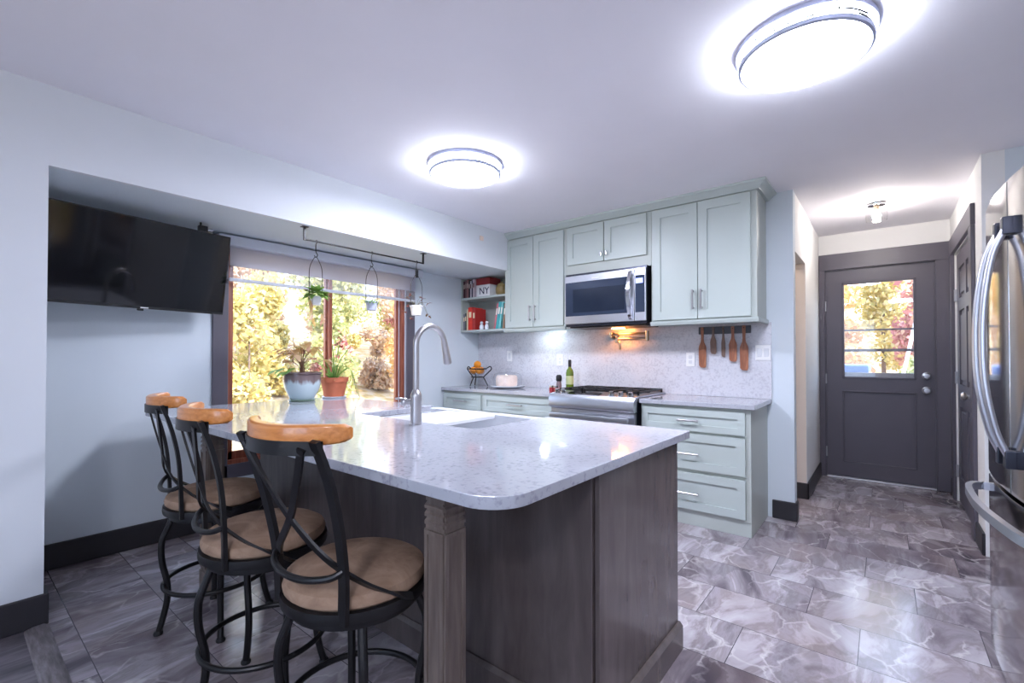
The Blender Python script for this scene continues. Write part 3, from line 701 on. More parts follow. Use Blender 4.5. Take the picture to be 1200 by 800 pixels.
# open bookshelf
t = thing('wall_bookshelf', 'open two-tier sage wall shelf of books in the back corner under the beam', 'shelf', (-3.33, 3.8, 1.475))
sh0, sh1, sy0 = XA+0.004, -2.993, 3.645
part('shelf_board', MB().box(sh0, sh1, sy0, YB-0.014, 1.478, 1.500, 0.002, 1), M['sage'], t)
part('shelf_board', MB().box(sh0, sh1, sy0, YB-0.014, 1.835, 1.857, 0.002, 1), M['sage'], t)
part('back_panel', MB().box(sh0, sh1, YB-0.024, YB-0.014, 1.50, 2.07), M['sagedark'], t)
part('side_panel', MB().box(sh0, sh0+0.014, sy0, YB-0.024, 1.50, 2.07), M['sagedark'], t)

def book(x, w, h, d, z, rgb, label, group, tilt=0.0, title=None):
    name = 'book'
    y0 = 3.665
    t = thing(name, label, 'book', (x, y0, z), 0, group, local=True)
    t.rotation_euler = (0, tilt, 0)
    cm = mat('book_cloth', rgb, 0.5, var=0.08, scale=30)
    c = 0.003
    part('cover', MB().box(0, c, 0, d, 0, h).box(w-c, w, 0, d, 0, h).box(0, w, -0.001, c, 0, h, 0.001, 1), cm, t)
    part('pages', MB().box(c, w-c, c, d-0.004, 0.003, h-0.003), M['whitematte'], t)
    part('spine_label', MB().box(w*0.2, w*0.8, -0.002, -0.0008, h*0.55, h*0.8), mat('spine_print', title or (220, 210, 190), 0.5), t)
    return t
zu = 1.8575
UP = [(-3.655, 0.026, 0.19, (70, 24, 34), 'dark maroon book at the left end of the upper shelf'),
      (-3.626, 0.020, 0.20, (120, 90, 92), 'dusty mauve book second from left on the upper shelf'),
      (-3.603, 0.026, 0.205, (146, 100, 98), 'rose-brown book third from left on the upper shelf'),
      (-3.574, 0.022, 0.19, (30, 30, 38), 'black book on the upper shelf beside the pale ones'),
      (-3.549, 0.016, 0.185, (226, 224, 228), 'thin white book on the upper shelf beside the black one'),
      (-3.530, 0.016, 0.19, (60, 60, 84), 'thin slate book between two pale books on the upper shelf'),
      (-3.511, 0.026, 0.20, (206, 190, 198), 'pale pink book on the upper shelf next to the red and white box')]
for x, w_, h, c, lb in UP: book(x, w_, h, 0.15, zu, c, lb, 'books on the upper shelf', title=(200, 180, 170) if sum(c) < 500 else (120, 60, 60))
zl = 1.5005
LO = [(-3.655, 0.022, 0.18, (120, 116, 128), 'grey book at the left end of the lower shelf', 0),
      (-3.630, 0.022, 0.19, (84, 90, 84), 'dark green-grey book second from left on the lower shelf', 0),
      (-3.604, 0.020, 0.23, (228, 214, 176), 'cream book on the lower shelf beside the red ones', 0),
      (-3.580, 0.060, 0.25, (226, 58, 40), 'thick bright red book on the lower shelf', 0),
      (-3.516, 0.044, 0.235, (176, 44, 40), 'wide dark red book right of the bright red one on the lower shelf', 0)]
for x, w_, h, c, lb, tl in LO: book(x, w_, h, 0.17, zl, c, lb, 'books on the lower shelf', tl, (240, 220, 180))
for x, w_, h, c, lb, tl in [(-3.205, 0.022, 0.27, (206, 120, 130), 'pink book leaning right on the lower shelf', 0.17),
                            (-3.180, 0.034, 0.285, (70, 170, 176), 'teal book leaning against the pale blue one on the lower shelf', 0.17),
                            (-3.142, 0.028, 0.28, (120, 196, 196), 'pale aqua book leaning at the right of the teal one', 0.17),
                            (-3.085, 0.022, 0.26, (150, 120, 96), 'brown book at the right end of the lower shelf', 0.10)]:
    book(x, w_, h, 0.17, zl+0.003, c, lb, 'books on the lower shelf', tl, (240, 240, 230))
# red-white box with dark navy letters
t = thing('storage_tin', 'red and white box with navy letters on the upper shelf', 'box', (-3.37, 3.75, zu))
part('lid', MB().box(-3.478, -3.275, 3.68, 3.86, zu+0.13, zu+0.205, 0.006), mat('red_box_lid', (140, 44, 48), 0.5), t, 'dark red upper half')
part('body', MB().box(-3.475, -3.278, 3.683, 3.857, zu, zu+0.13, 0.004), M['whitematte'], t)
fc = bpy.data.curves.new('letters', 'FONT'); fc.body = 'NY'; fc.size = 0.105; fc.extrude = 0.001; fc.align_x = 'CENTER'
fo = bpy.data.objects.new('letters_source', fc); COL.objects.link(fo)
bpy.context.view_layer.update()
me = bpy.data.meshes.new_from_object(fo.evaluated_get(bpy.context.evaluated_depsgraph_get()))
bpy.data.objects.remove(fo)
lo = bpy.data.objects.new('letters', me); COL.objects.link(lo); me.materials.clear(); me.materials.append(mat('navy_ink', (30, 36, 74), 0.5))
lo.parent = t; lo.location = (0.01, 3.6815-3.75, 0.028); lo.rotation_euler = (PI/2, 0, 0); lo['label'] = 'navy letters NY'
t = thing('ceramic_jar', 'olive-brown lidded ceramic jar at the right of the upper shelf', 'jar', (-3.17, 3.75, zu))
part('body', MB().lathe([(0, 0), (0.05, 0), (0.062, 0.03), (0.064, 0.075), (0.05, 0.105), (0.044, 0.11), (0, 0.11)], (-3.17, 3.75, zu+0.0005), 20), mat('olive_glaze', (136, 116, 72), 0.35, var=0.2, scale=20), t)
part('lid', MB().lathe([(0.05, 0.11), (0.047, 0.118), (0.02, 0.132), (0.012, 0.134), (0.014, 0.146), (0, 0.15)], (-3.17, 3.75, zu+0.0005), 20), mat('olive_glaze_lid', (150, 130, 84), 0.35), t)
for x, lb in ((-3.40, 'left white figurine shaker in front of the red book'), (-3.325, 'right white figurine shaker between red and pink books')):
    t = thing('salt_shaker', lb, 'shaker', (x, 3.69, zl), group='white shakers on the lower shelf')
    part('body', MB().lathe([(0, 0), (0.022, 0), (0.026, 0.02), (0.022, 0.045), (0.012, 0.06), (0, 0.061)], (x, 3.69, zl+0.0005), 16), M['white'], t)
    part('head', MB().sphere((x, 3.69, zl+0.075), 0.018), M['white'], t)
    part('cap', MB().sphere((x, 3.69, zl+0.088), 0.012, (1.1, 1.1, 0.7)), M['jarred'], t)

# ------------------------------------------------------------------ microwave
t = thing('microwave_oven', 'stainless over-the-range microwave under the short sage cabinet', 'microwave', (-1.858, 3.72, 1.49))
mx0, mx1, my, mz0, mz1 = -2.24, -1.478, 3.545, 1.495, 1.925
part('body', MB().box(mx0, mx1, my+0.012, YB-0.013, mz0-0.02, 1.944), M['darksteel'], t)
part('door', MB().box(mx0, -1.578, my-0.012, my+0.012, mz0, mz1, 0.006, 2), M['steel'], t)
part('window', MB().box(mx0+0.012, -1.625, my-0.0155, my-0.010, mz0+0.07, mz1-0.06, 0.002, 1), M['smokeglass'], t, 'dark glass window')
part('inner_window', MB().box(mx0+0.09, -1.66, my-0.0165, my-0.014, mz0+0.10, mz1-0.125, 0.001, 1), mat('dark_mesh_glass', (38, 46, 62), 0.12, 0.1), t)
part('control_panel', MB().box(-1.575, mx1, my-0.012, my+0.012, mz0, mz1, 0.006, 2), M['steel'], t)
part('keypad', MB().box(-1.565, mx1+0.012-0.02, my-0.0155, my-0.010, mz0+0.07, mz1-0.06, 0.001, 1), M['smokeglass'], t)
part('display', MB().box(-1.558, -1.500, my-0.0175, my-0.0145, mz1-0.125, mz1-0.085), M['display'], t, 'blue lit display')
hp = smooth_path([(-1.607, my-0.012, mz1-0.02), (-1.607, my-0.035, mz1-0.06), (-1.612, my-0.06, 1.71), (-1.607, my-0.035, mz0+0.06), (-1.607, my-0.012, mz0+0.02)], 6)
part('handle', MB().tube(hp, 0.02, flat=(0.028, 0.014, (0, -1, 0.01))), M['chrome'], t, 'curved chrome handle')
part('logo', MB().box(-1.965, -1.895, my-0.0135, my-0.0115, mz1-0.043, mz1-0.034), M['whitematte'], t)
part('vent_grille', MB().box(mx0+0.03, mx1-0.03, my+0.03, YB-0.06, mz0-0.034, mz0-0.02, 0.004), M['plasticblack'], t)
part('cooktop_lamp', MB().box(-1.90, -1.80, 3.78, 3.84, mz0-0.040, mz0-0.034), M['warm'], t, 'warm lit cooktop lamp')

# ------------------------------------------------------------------ range
t = thing('gas_range', 'stainless slide-in gas range between the white back counters', 'stove', (-1.85, 3.6, 0))
rx0, rx1, ry = -2.236, -1.466, 3.30
part('body', MB().box(rx0+0.006, rx1-0.006, ry+0.03, YB-0.02, 0.03, 0.872), M['darksteel'], t)
part('cooktop', MB().box(rx0-0.0, rx1+0.0, ry+0.06, YB-0.014, 0.8855, 0.900, 0.004), M['steel'], t)
cp = [(ry-0.02, 0.78), (ry-0.03, 0.80), (ry-0.03, 0.855), (ry-0.005, 0.892), (ry+0.09, 0.905), (ry+0.09, 0.87), (ry+0.03, 0.86), (ry+0.03, 0.78)]
part('control_panel', MB().prism(cp, rx0, rx1, 'x'), M['steel'], t)
part('touch_panel', MB().obox((-1.93, ry+0.045, 0.9015), (0.30, 0.066, 0.003), Matrix.Rotation(math.radians(7.8), 3, 'X')), M['blackglass'], t)
nrm = Matrix.Rotation(math.radians(7.8), 3, 'X')
for x in (-2.19, -2.13, -1.68, -1.60, -1.52):
    part('knob', MB().lathe([(0, 0), (0.024, 0), (0.024, 0.006), (0.019, 0.010), (0.018, 0.032), (0, 0.034)], (x, ry+0.035, 0.899), 18, nrm), M['chrome'], t)
dr = part('oven_door', MB().box(rx0+0.004, rx1-0.004, ry, ry+0.04, 0.20, 0.775, 0.005, 1), M['steel'], t)
part('oven_window', MB().box(rx0+0.06, rx1-0.06, ry-0.004, ry+0.002, 0.30, 0.64, 0.002, 1), M['blackglass'], dr)
part('oven_handle', MB().box(rx0+0.03, rx1-0.03, ry-0.075, ry-0.05, 0.70, 0.742, 0.010).box(rx0+0.05, rx0+0.075, ry-0.055, ry, 0.71, 0.732).box(rx1-0.075, rx1-0.05, ry-0.055, ry, 0.71, 0.732), M['steel'], dr)
part('storage_drawer', MB().box(rx0+0.004, rx1-0.004, ry, ry+0.04, 0.04, 0.195, 0.005, 1), M['steel'], t)
for gx0, gx1 in ((rx0+0.02, -1.985), (-1.975, -1.725), (-1.715, rx1-0.02)):
    g = MB()
    for y in (3.42, 3.665, 3.90): g.box(gx0, gx1, y-0.006, y+0.006, 0.918, 0.932)
    for x in (gx0+0.006, (gx0+gx1)/2, gx1-0.006): g.box(x-0.006, x+0.006, 3.414, 3.906, 0.918, 0.932)
    for y in (3.54, 3.785):
        g.box((gx0+gx1)/2-0.09, (gx0+gx1)/2+0.09, y-0.005, y+0.005, 0.918, 0.934)
    for x in (gx0+0.006, gx1-0.006):
        for y in (3.42, 3.90): g.box(x-0.006, x+0.006, y-0.006, y+0.006, 0.8995, 0.918)
    part('burner_grate', g, M['iron'], t)
for x, y in ((-2.10, 3.54), (-2.10, 3.785), (-1.85, 3.66), (-1.60, 3.54), (-1.60, 3.785)):
    part('burner', MB().lathe([(0, 0), (0.05, 0), (0.048, 0.008), (0.034, 0.010), (0.034, 0.016), (0, 0.016)], (x, y, 0.8995), 20), M['plasticblack'], t)

# pot filler
t = thing('pot_filler', 'folded nickel pot filler tap on the backsplash above the range', 'tap', (-1.66, BS, 1.37))
part('flange', MB().lathe([(0, 0), (0.032, 0), (0.03, 0.008), (0.014, 0.014), (0.014, 0.05), (0, 0.05)], (-1.955, BS, 1.40), 18, Matrix.Rotation(PI/2, 3, 'X')), M['brass'], t)
yy = BS-0.05
part('swing_arm', MB().cyl((-1.955, yy, 1.41), (-1.61, yy, 1.41), 0.011, seg=12), M['brass'], t)
part('swing_arm', MB().cyl((-1.88, yy-0.03, 1.365), (-1.61, yy-0.005, 1.365), 0.011, seg=12), M['brass'], t)
part('joint', MB().cyl((-1.61, yy, 1.345), (-1.61, yy, 1.432), 0.016, seg=14), M['brass'], t)
part('joint', MB().cyl((-1.955, yy, 1.385), (-1.955, yy, 1.43), 0.016, seg=14), M['brass'], t)
part('valve', MB().cyl((-1.88, yy-0.03, 1.33), (-1.88, yy-0.03, 1.40), 0.017, seg=14).cyl((-1.88, yy-0.03, 1.375), (-1.88, yy-0.08, 1.385), 0.006, seg=8), M['brass'], t)
part('spout', MB().tube(smooth_path([(-1.88, yy-0.03, 1.345), (-1.85, yy-0.05, 1.335), (-1.84, yy-0.055, 1.30), (-1.84, yy-0.055, 1.27)], 5), 0.010, 10), M['brass'], t)

# outlets on the backsplash
def outlet(x, z, w_, label, kind):
    t = thing('wall_outlet', label, 'outlet' if kind != 's' else 'switch', (x, BS, z), group=None)
    part('cover_plate', MB().box(x-w_/2, x+w_/2, BS-0.006, BS-0.0003, z-0.058, z+0.058, 0.003), M['whitematte'], t)
    n = 1 if w_ < 0.1 else 2
    for i in range(n):
        xc = x if n == 1 else x + (i-0.5)*0.047
        if kind == 's':
            part('switch_rocker', MB().box(xc-0.016, xc+0.016, BS-0.010, BS-0.005, z-0.032, z+0.032, 0.002, 1), M['white'], t)
        else:
            for zz in (-0.02, 0.02):
                part('socket', MB().box(xc-0.015, xc+0.015, BS-0.009, BS-0.005, z+zz-0.014, z+zz+0.014, 0.003, 1).box(xc-0.007, xc-0.005, BS-0.0095, BS-0.0085, z+zz-0.004, z+zz+0.006), M['white'], t)
outlet(-3.20, 1.215, 0.072, 'white wall switch above the cake dome', 's')
outlet(-2.545, 1.172, 0.072, 'white outlet on the backsplash just above the green bottle', 'o')
outlet(-1.255, 1.182, 0.072, 'white outlet on the backsplash left of the wooden utensils', 'o')
outlet(-0.715, 1.236, 0.105, 'wide white switch plate at the right end of the backsplash', 's')

# utensil rail
single('magnetic_rail', MB().box(-1.185, -0.796, BS-0.018, BS-0.0003, 1.388, 1.448, 0.003), mat('slate_rail', (74, 76, 84), 0.5), (-0.99, BS, 1.388),
       'dark grey rail under the wall cabinet holding five wooden utensils', 'rail')
UT = [(-1.152, 1.445, 1.115, 0.026, 'walnut', 'long narrow wooden spatula at the left end of the dark rail'),
      (-1.068, 1.445, 1.225, 0.021, 'walnutdark', 'short wooden spatula second from the left on the dark rail'),
      (-0.992, 1.445, 1.200, 0.013, 'walnutdark', 'thin dark wooden spreader in the middle of the dark rail'),
      (-0.922, 1.445, 1.165, 0.026, 'walnut', 'broad wooden turner second from the right on the dark rail'),
      (-0.842, 1.448, 1.098, 0.027, 'walnut', 'long broad reddish wooden spatula at the right end of the dark rail')]
for x, zt, zb, hw_, mt, lb in UT:
    hw_ *= 1.12
    sh = zt - (zt-zb)*0.42
    hn = max(0.008, hw_*0.42)
    ol = [(x-hn, zt-0.006), (x-hn*0.5, zt), (x+hn*0.5, zt), (x+hn, zt-0.006), (x+hn*0.75, sh+0.05), (x+hn, sh+0.02), (x+hw_*0.9, sh-0.015), (x+hw_, sh-0.03), (x+hw_*0.98, zb+0.02), (x+hw_*0.8, zb+0.003), (x+hw_*0.4, zb), (x-hw_*0.5, zb+0.004), (x-hw_*0.9, zb+0.02), (x-hw_, sh-0.03), (x-hw_*0.9, sh-0.015), (x-hn, sh+0.02), (x-hn*0.75, sh+0.05)]
    o = thing('wooden_spatula', lb, 'utensil', (x, BS-0.03, zb), group='wooden utensils on the dark rail')
    part('blade', MB().prism(ol, BS-0.030, BS-0.0185, 'y', 0.002), M[mt], o)
    part('hang_hole', MB().cyl((x, BS-0.031, zt-0.018), (x, BS-0.0295, zt-0.018), 0.0045, seg=12), M['darkwine'], o)

# ------------------------------------------------------------------ things on the back counter
ZB = 0.8855
bx, by = -3.47, 3.70
t = thing('fruit_stand', 'black wrought iron stand with a fruit bowl in the back corner of the counter', 'bowl stand', (bx, by, ZB))
part('rim', MB().tube(arc((bx, by, 1.075), 0.10, 0, 2*PI*23/24, 23, (1, 0, 0), (0, 1, 0)), 0.006, 8, closed=True), M['iron'], t)
for k2 in range(3):
    a = 2*PI*k2/3 + 0.5; u = Vector((math.cos(a), math.sin(a), 0)); c = Vector((bx, by, 0))
    pth = smooth_path([c+u*0.115+Vector((0, 0, ZB+0.005)), c+u*0.085+Vector((0, 0, 0.95)), c+u*0.07+Vector((0, 0, 0.985)), c+u*0.12+Vector((0, 0, 1.035)), c+u*0.155+Vector((0, 0, 1.075)), c+u*0.14+Vector((0, 0, 1.10)), c+u*0.105+Vector((0, 0, 1.082))], 5)
    part('leg', MB().tube(pth, 0.006, 8), M['iron'], t)
part('brace', MB().tube(arc((bx, by, 0.985), 0.07, 0, 2*PI*15/16, 15, (1, 0, 0), (0, 1, 0)), 0.005, 8, closed=True), M['iron'], t)
part('glass_bowl', MB().lathe([(0.105, 1.09), (0.095, 1.05), (0.06, 1.01), (0, 1.0), (0, 1.004), (0.058, 1.014), (0.091, 1.052), (0.101, 1.09)], (bx, by, 0), 28), M['domeglass'], t)
for i, (dx, dy, dz) in enumerate(((-0.042, -0.026, 1.058), (0.042, -0.024, 1.058), (0.0, 0.048, 1.058), (0.0, -0.002, 1.122))):
    o = thing('orange_fruit', ['orange at the left of the iron fruit stand', 'orange at the right of the iron fruit stand', 'orange at the back of the iron fruit stand', 'orange on top of the pile in the iron fruit stand'][i], 'fruit', (bx+dx, by+dy, dz-0.04), group='oranges in the fruit stand')
    part('peel', MB().sphere((bx+dx, by+dy, dz), 0.041, (1, 1, 0.95), 18, 12), M['orange'], o)
    part('stem_end', MB().sphere((bx+dx+0.01, by+dy-0.006, dz+0.037), 0.005, u=8, v=6), M['stem'], o)
cx, cy = -3.03, 3.68
t = thing('cake_dome', 'clear domed cake stand with a pale cake on the back counter', 'cake stand', (cx, cy, ZB))
part('plate', MB().lathe([(0, 0.006), (0.10, 0.0), (0.17, 0.010), (0.185, 0.020), (0.185, 0.026), (0.165, 0.018), (0, 0.014)], (cx, cy, ZB), 36), M['white'], t)
part('dome', MB().lathe([(0.150, 0.022), (0.150, 0.11), (0.135, 0.145), (0.09, 0.16), (0.018, 0.165), (0.014, 0.175), (0.022, 0.185), (0.018, 0.198), (0, 0.20)], (cx, cy, ZB), 36), M['domeglass'], t, 'clear dome', solid=False)
single('cake', MB().lathe([(0, 0.0), (0.105, 0.0), (0.112, 0.02), (0.112, 0.09), (0.10, 0.11), (0, 0.115)], (cx-0.01, cy, ZB+0.0185), 28), M['bread'], (cx-0.01, cy, ZB+0.0185),
       'round pale cake under the clear dome', 'cake')
# bottle and grinder between counter and range
bx, by = -2.315, 3.74
t = thing('wine_bottle', 'green glass bottle with a dark neck behind the range corner', 'bottle', (bx, by, ZB))
part('body', MB().lathe([(0, 0), (0.034, 0), (0.036, 0.006), (0.036, 0.17), (0.030, 0.195), (0.015, 0.215), (0.014, 0.235), (0, 0.235)], (bx, by, ZB), 24), M['bottlegreen'], t)
part('neck_foil', MB().lathe([(0.0145, 0.225), (0.0155, 0.23), (0.0155, 0.285), (0.013, 0.292), (0, 0.292)], (bx, by, ZB), 18), M['darkwine'], t, 'dark foil neck')
part('paper_label', MB().lathe([(0.0365, 0.06), (0.0365, 0.14)], (bx, by, ZB), 24), mat('bottle_label', (196, 204, 150), 0.6), t, solid=False)
bx, by = -2.385, 3.66
t = thing('pepper_grinder', 'clear pepper grinder with a black top beside the green bottle', 'grinder', (bx, by, ZB))
part('glass_body', MB().lathe([(0, 0), (0.026, 0), (0.026, 0.06), (0.020, 0.09), (0, 0.09)], (bx, by, ZB), 18), mat('peppercorns', (120, 100, 104), 0.3, var=0.4, scale=90), t)
part('cap', MB().lathe([(0.022, 0.09), (0.028, 0.10), (0.028, 0.135), (0.018, 0.15), (0, 0.152)], (bx, by, ZB), 18), M['plasticblack'], t, 'black cap')
for i, (bx, by) in enumerate(((-2.335, 3.46), (-2.275, 3.44))):
    t = thing('spice_jar', ['small red spice jar on the counter edge, left of its twin', 'small red spice jar closest to the range'][i], 'jar', (bx, by, ZB), group='small red spice jars')
    part('glass_body', MB().lathe([(0, 0), (0.02, 0), (0.021, 0.03), (0.02, 0.045), (0, 0.045)], (bx, by, ZB), 16), M['jarred'], t)
    part('lid', MB().lathe([(0.021, 0.045), (0.021, 0.062), (0, 0.063)], (bx, by, ZB), 16), M['chrome'], t)

# ------------------------------------------------------------------ television
C0 = Vector((-3.37, 0.762, 1.745))
RT = Matrix.Rotation(math.radians(9), 3, 'Z') @ Matrix.Rotation(math.radians(-10), 3, 'Y')
# local: +x = screen normal (into the room), y = width, z = height
t = thing('television', 'flat black television mounted high on the alcove wall', 'television', C0, 0, local=True)
t.rotation_euler = (Matrix.Rotation(math.radians(9), 3, 'Z') @ Matrix.Rotation(math.radians(10), 3, 'Y')).to_euler()
part('casing', MB().box(-0.035, 0.0, -0.450, 0.450, -0.262, 0.262, 0.006).box(-0.065, -0.03, -0.25, 0.25, -0.20, 0.12, 0.012), M['plasticblack'], t)
part('screen', MB().box(0.0005, 0.003, -0.442, 0.442, -0.245, 0.254), M['blackglass'], t)
part('logo', MB().box(0.001, 0.0036, -0.02, 0.02, -0.257, -0.251), M['whitematte'], t)
part('sensor_bump', MB().box(-0.02, -0.002, -0.03, 0.0, -0.274, -0.262, 0.003), M['plasticblack'], t)
br = part('wall_bracket', MB().box(-0.085, -0.065, -0.12, 0.12, -0.16, 0.10, 0.003), M['iron'], t)
part('bracket_arm', MB().cyl((-0.08, 0.0, -0.02), (-0.292, -0.05, 0.03), 0.022, seg=12), M['iron'], br)
t = thing('web_camera', 'small black device with a silver end above the television corner', 'camera', (-3.43, 1.08, 2.02))
part('housing', MB().box(-3.455, -3.415, 1.035, 1.085, 2.008, 2.052, 0.004), M['plasticblack'], t)
part('lens', MB().cyl((-3.435, 1.084, 2.03), (-3.435, 1.112, 2.03), 0.017, seg=16), M['chrome'], t, 'silver end')
part('mount', MB().cyl((-3.44, 1.05, 2.05), (-3.44, 1.05, 2.0745), 0.006, seg=8), M['plasticblack'], t)

# ------------------------------------------------------------------ hanging rod and planters
RX = -3.01
t = thing('hanging_rod', 'black iron rod hung on two brackets under the beam by the window', 'rod', (RX, 2.03, 2.0))
part('rod', MB().cyl((RX, 1.515, 1.99), (RX, 2.545, 1.99), 0.006, seg=10), M['iron'], t)
for y in (1.52, 2.54):
    part('bracket', MB().box(RX-0.006, RX+0.006, y-0.006, y+0.006, 1.984, 2.073).box(RX-0.02, RX+0.02, y-0.02, y+0.02, 2.070, 2.0745), M['iron'], t)
random.seed(4)
def leaf(mb, base, d, up, L_, W_, bend=0.3):
    """one leaf blade of 2x3 quads from base along d"""
    d = Vector(d).normalized(); up = Vector(up)
    s = d.cross(up)
    if s.length < 1e-4: s = d.cross(Vector((1, 0, 0)))
    s.normalize(); n = s.cross(d).normalized()
    pts = []
    for k, wv in enumerate((0.05, 0.8, 1.0, 0.6, 0.02)):
        f = k/4; c = Vector(base) + d*L_*f - n*L_*bend*f*f
        pts.append((c - s*W_*wv/2 + n*W_*0.12*wv, c, c + s*W_*wv/2 + n*W_*0.12*wv))
    vs = [[mb.bm.verts.new(p) for p in r] for r in pts]
    for a, b_ in zip(vs, vs[1:]):
        mb.bm.faces.new((a[0], a[1], b_[1], b_[0])); mb.bm.faces.new((a[1], a[2], b_[2], b_[1]))
def rdir(zlo=-0.3, zhi=1.0):
    a = random.uniform(0, 2*PI); z = random.uniform(zlo, zhi); r = math.sqrt(max(0.05, 1-z*z))
    return Vector((r*math.cos(a), r*math.sin(a), z))
PL = [(1.600, 1.556, 0.041, 0.060, 0.085, 'hanging white pot with bushy green leaves, nearest the television', 'potg'),
      (2.040, 1.553, 0.046, 0.068, 0.042, 'hanging grey pot of trailing greens in the middle of the rod', 'potm'),
      (2.470, 1.548, 0.053, 0.080, 0.075, 'hanging white pot with wine-red leaves at the far end of the rod', 'potr')]
for y, zb, r, h, hoop, lb, kd in PL:
    t = thing('hanging_planter', lb, 'hanging plant', (RX, y, zb), group=None)
    c = Vector((RX, y, zb))
    potm = M['whitematte'] if kd != 'potm' else mat('grey_pot', (176, 180, 196), 0.5)
    part('pot', MB().lathe([(0, 0), (r*0.74, 0), (r*0.95, h*0.85), (r*1.06, h*0.86), (r*1.06, h), (r*0.95, h), (r*0.9, h*0.88), (0, h*0.86)], c, 24), potm, t)
    zh = 1.885
    ay = (0, 1, 0) if kd != 'potm' else (1, 0.35, 0)
    AY = Vector(ay).normalized()
    q = [c+AY*r*1.06+Vector((0, 0, h*0.9)), c+AY*r*1.12+Vector((0, 0, h+0.05)), c+AY*r*1.10+Vector((0, 0, (zh-zb)*0.72)), c+AY*r*0.62+Vector((0, 0, (zh-zb)*0.90)), c+Vector((0, 0, zh-zb))]
    q2 = [Vector((2*c.x-v.x, 2*c.y-v.y, v.z)) for v in q[::-1]][1:]
    part('wire_hanger', MB().tube(smooth_path(q+q2, 5), 0.0022, 6), M['iron'], t)
    part('hook', MB().tube(smooth_path([(RX, y, 1.999), (RX, y+0.008, 1.997), (RX, y+0.009, 1.985), (RX, y, 1.97), (RX, y, 1.92), (RX, y+0.012, 1.90), (RX, y, 1.882), (RX, y-0.012, 1.893)], 4), 0.003, 8), M['iron'], t)
    if kd == 'potr':
        part('hook_clip', MB().box(RX-0.008, RX+0.008, y-0.008, y+0.014, 1.86, 1.925, 0.003), M['plasticblack'], t)
    fo, st = MB(), MB()
    ctop = c + Vector((0, 0, h*0.9))
    if kd == 'potg':
        tl_ = MB()
        for i in range(80):
            d = rdir(-0.2, 0.9); b_ = ctop + Vector((d.x*0.035, d.y*0.035, 0.01+abs(d.z)*0.03))
            leaf(fo, b_, d, (0, 0, 1), random.uniform(0.045, 0.075), 0.036, 0.5)
        for (dy, dz) in ((-0.045, -0.09), (-0.03, -0.16), (0.035, -0.15), (-0.055, -0.06)):
            e = ctop + Vector((0.02, dy, dz)); st.tube(smooth_path([ctop, ctop+Vector((0.02, dy*1.1, 0.005)), e], 4), 0.0012, 5)
            for k2 in range(3): leaf(tl_, e + Vector((0, 0, 0.02*k2)), (0.2, random.uniform(-0.6, 0.6), -1), (1, 0, 0), 0.05, 0.022, 0.1)
        part('trailing_leaves', tl_, M['leafbronze'], t, 'bronze trailing leaves', solid=False)
        lm = M['leafgreen']
    elif kd == 'potm':
        for i in range(46):
            d = rdir(-0.1, 0.8); b_ = ctop + Vector((d.x*0.03, d.y*0.03, 0.005))
            leaf(fo, b_, d, (0, 0, 1), random.uniform(0.02, 0.04), 0.014, 0.5)
        for k2 in range(5):
            a = -0.4 + k2*0.35; e = ctop + Vector((0.06*math.cos(a+1.2), 0.055+0.004*k2, -0.03-0.016*k2))
            st.tube(smooth_path([ctop, ctop+Vector((0.0, 0.05, 0.01)), e], 4), 0.001, 5); leaf(fo, e, (0, 0.3, -1), (1, 0, 0), 0.025, 0.012, 0.1)
        lm = M['leafgreen']
    else:
        for (dx, dy, dz) in ((0.0, -0.06, 0.09), (0.01, 0.03, 0.075), (0.0, 0.07, 0.07), (0.02, -0.11, 0.06), (0.02, 0.115, 0.035), (0.02, 0.10, -0.06), (0.0, -0.13, -0.05), (0.02, -0.10, 0.0), (0.0, 0.13, -0.07), (0.01, -0.07, -0.10)):
            e = ctop + Vector((dx, dy, dz)); st.tube(smooth_path([ctop, ctop+Vector((0, dy*0.5, max(0.04, dz*0.7))), e], 4), 0.001, 5)
            for k2 in range(4): leaf(fo, e, rdir(-0.6, 0.6), (0, 0, 1), random.uniform(0.022, 0.036), 0.02, 0.3)
        lm = M['leafred']
    part('foliage', fo, lm, t, solid=False)
    part('stems', st, M['stem'], t)

# ------------------------------------------------------------------ potted plants on the peninsula
def glaze():
    m, nt, b = nmat('dripped_two_tone_glaze'); L = nt.links
    tc = N(nt, 'ShaderNodeTexCoord'); sp = N(nt, 'ShaderNodeSeparateXYZ'); L.new(tc.outputs['Object'], sp.inputs[0])
    no = N(nt, 'ShaderNodeTexNoise'); no.inputs['Scale'].default_value = 26; mp = N(nt, 'ShaderNodeMapping'); mp.inputs['Scale'].default_value = (1, 1, 0.25)
    L.new(tc.outputs['Object'], mp.inputs[0]); L.new(mp.outputs[0], no.inputs['Vector'])
    ma = N(nt, 'ShaderNodeMath', operation='MULTIPLY_ADD'); L.new(no.outputs[0], ma.inputs[0]); ma.inputs[1].default_value = 0.09; L.new(sp.outputs[2], ma.inputs[2])
    rp = N(nt, 'ShaderNodeValToRGB'); el = rp.color_ramp.elements
    st_ = [(0.02, (118, 140, 124)), (0.06, (178, 196, 200)), (0.175, (186, 202, 206)), (0.20, (120, 104, 104)), (0.26, (96, 78, 78))]
    while len(el) < len(st_): el.new(0.5)
    for e, (p, c) in zip(el, st_): e.position = p; e.color = (*lin(c), 1)
    L.new(ma.outputs[0], rp.inputs[0]); L.new(rp.outputs[0], b.inputs['Base Color']); b.inputs['Roughness'].default_value = 0.15
    return m
px_, py_ = -3.33, 1.67
t = thing('potted_plant', 'bronze-leaved begonia in a brown and pale blue glazed pot on the countertop', 'plant', (px_, py_, ZT+0.0005))
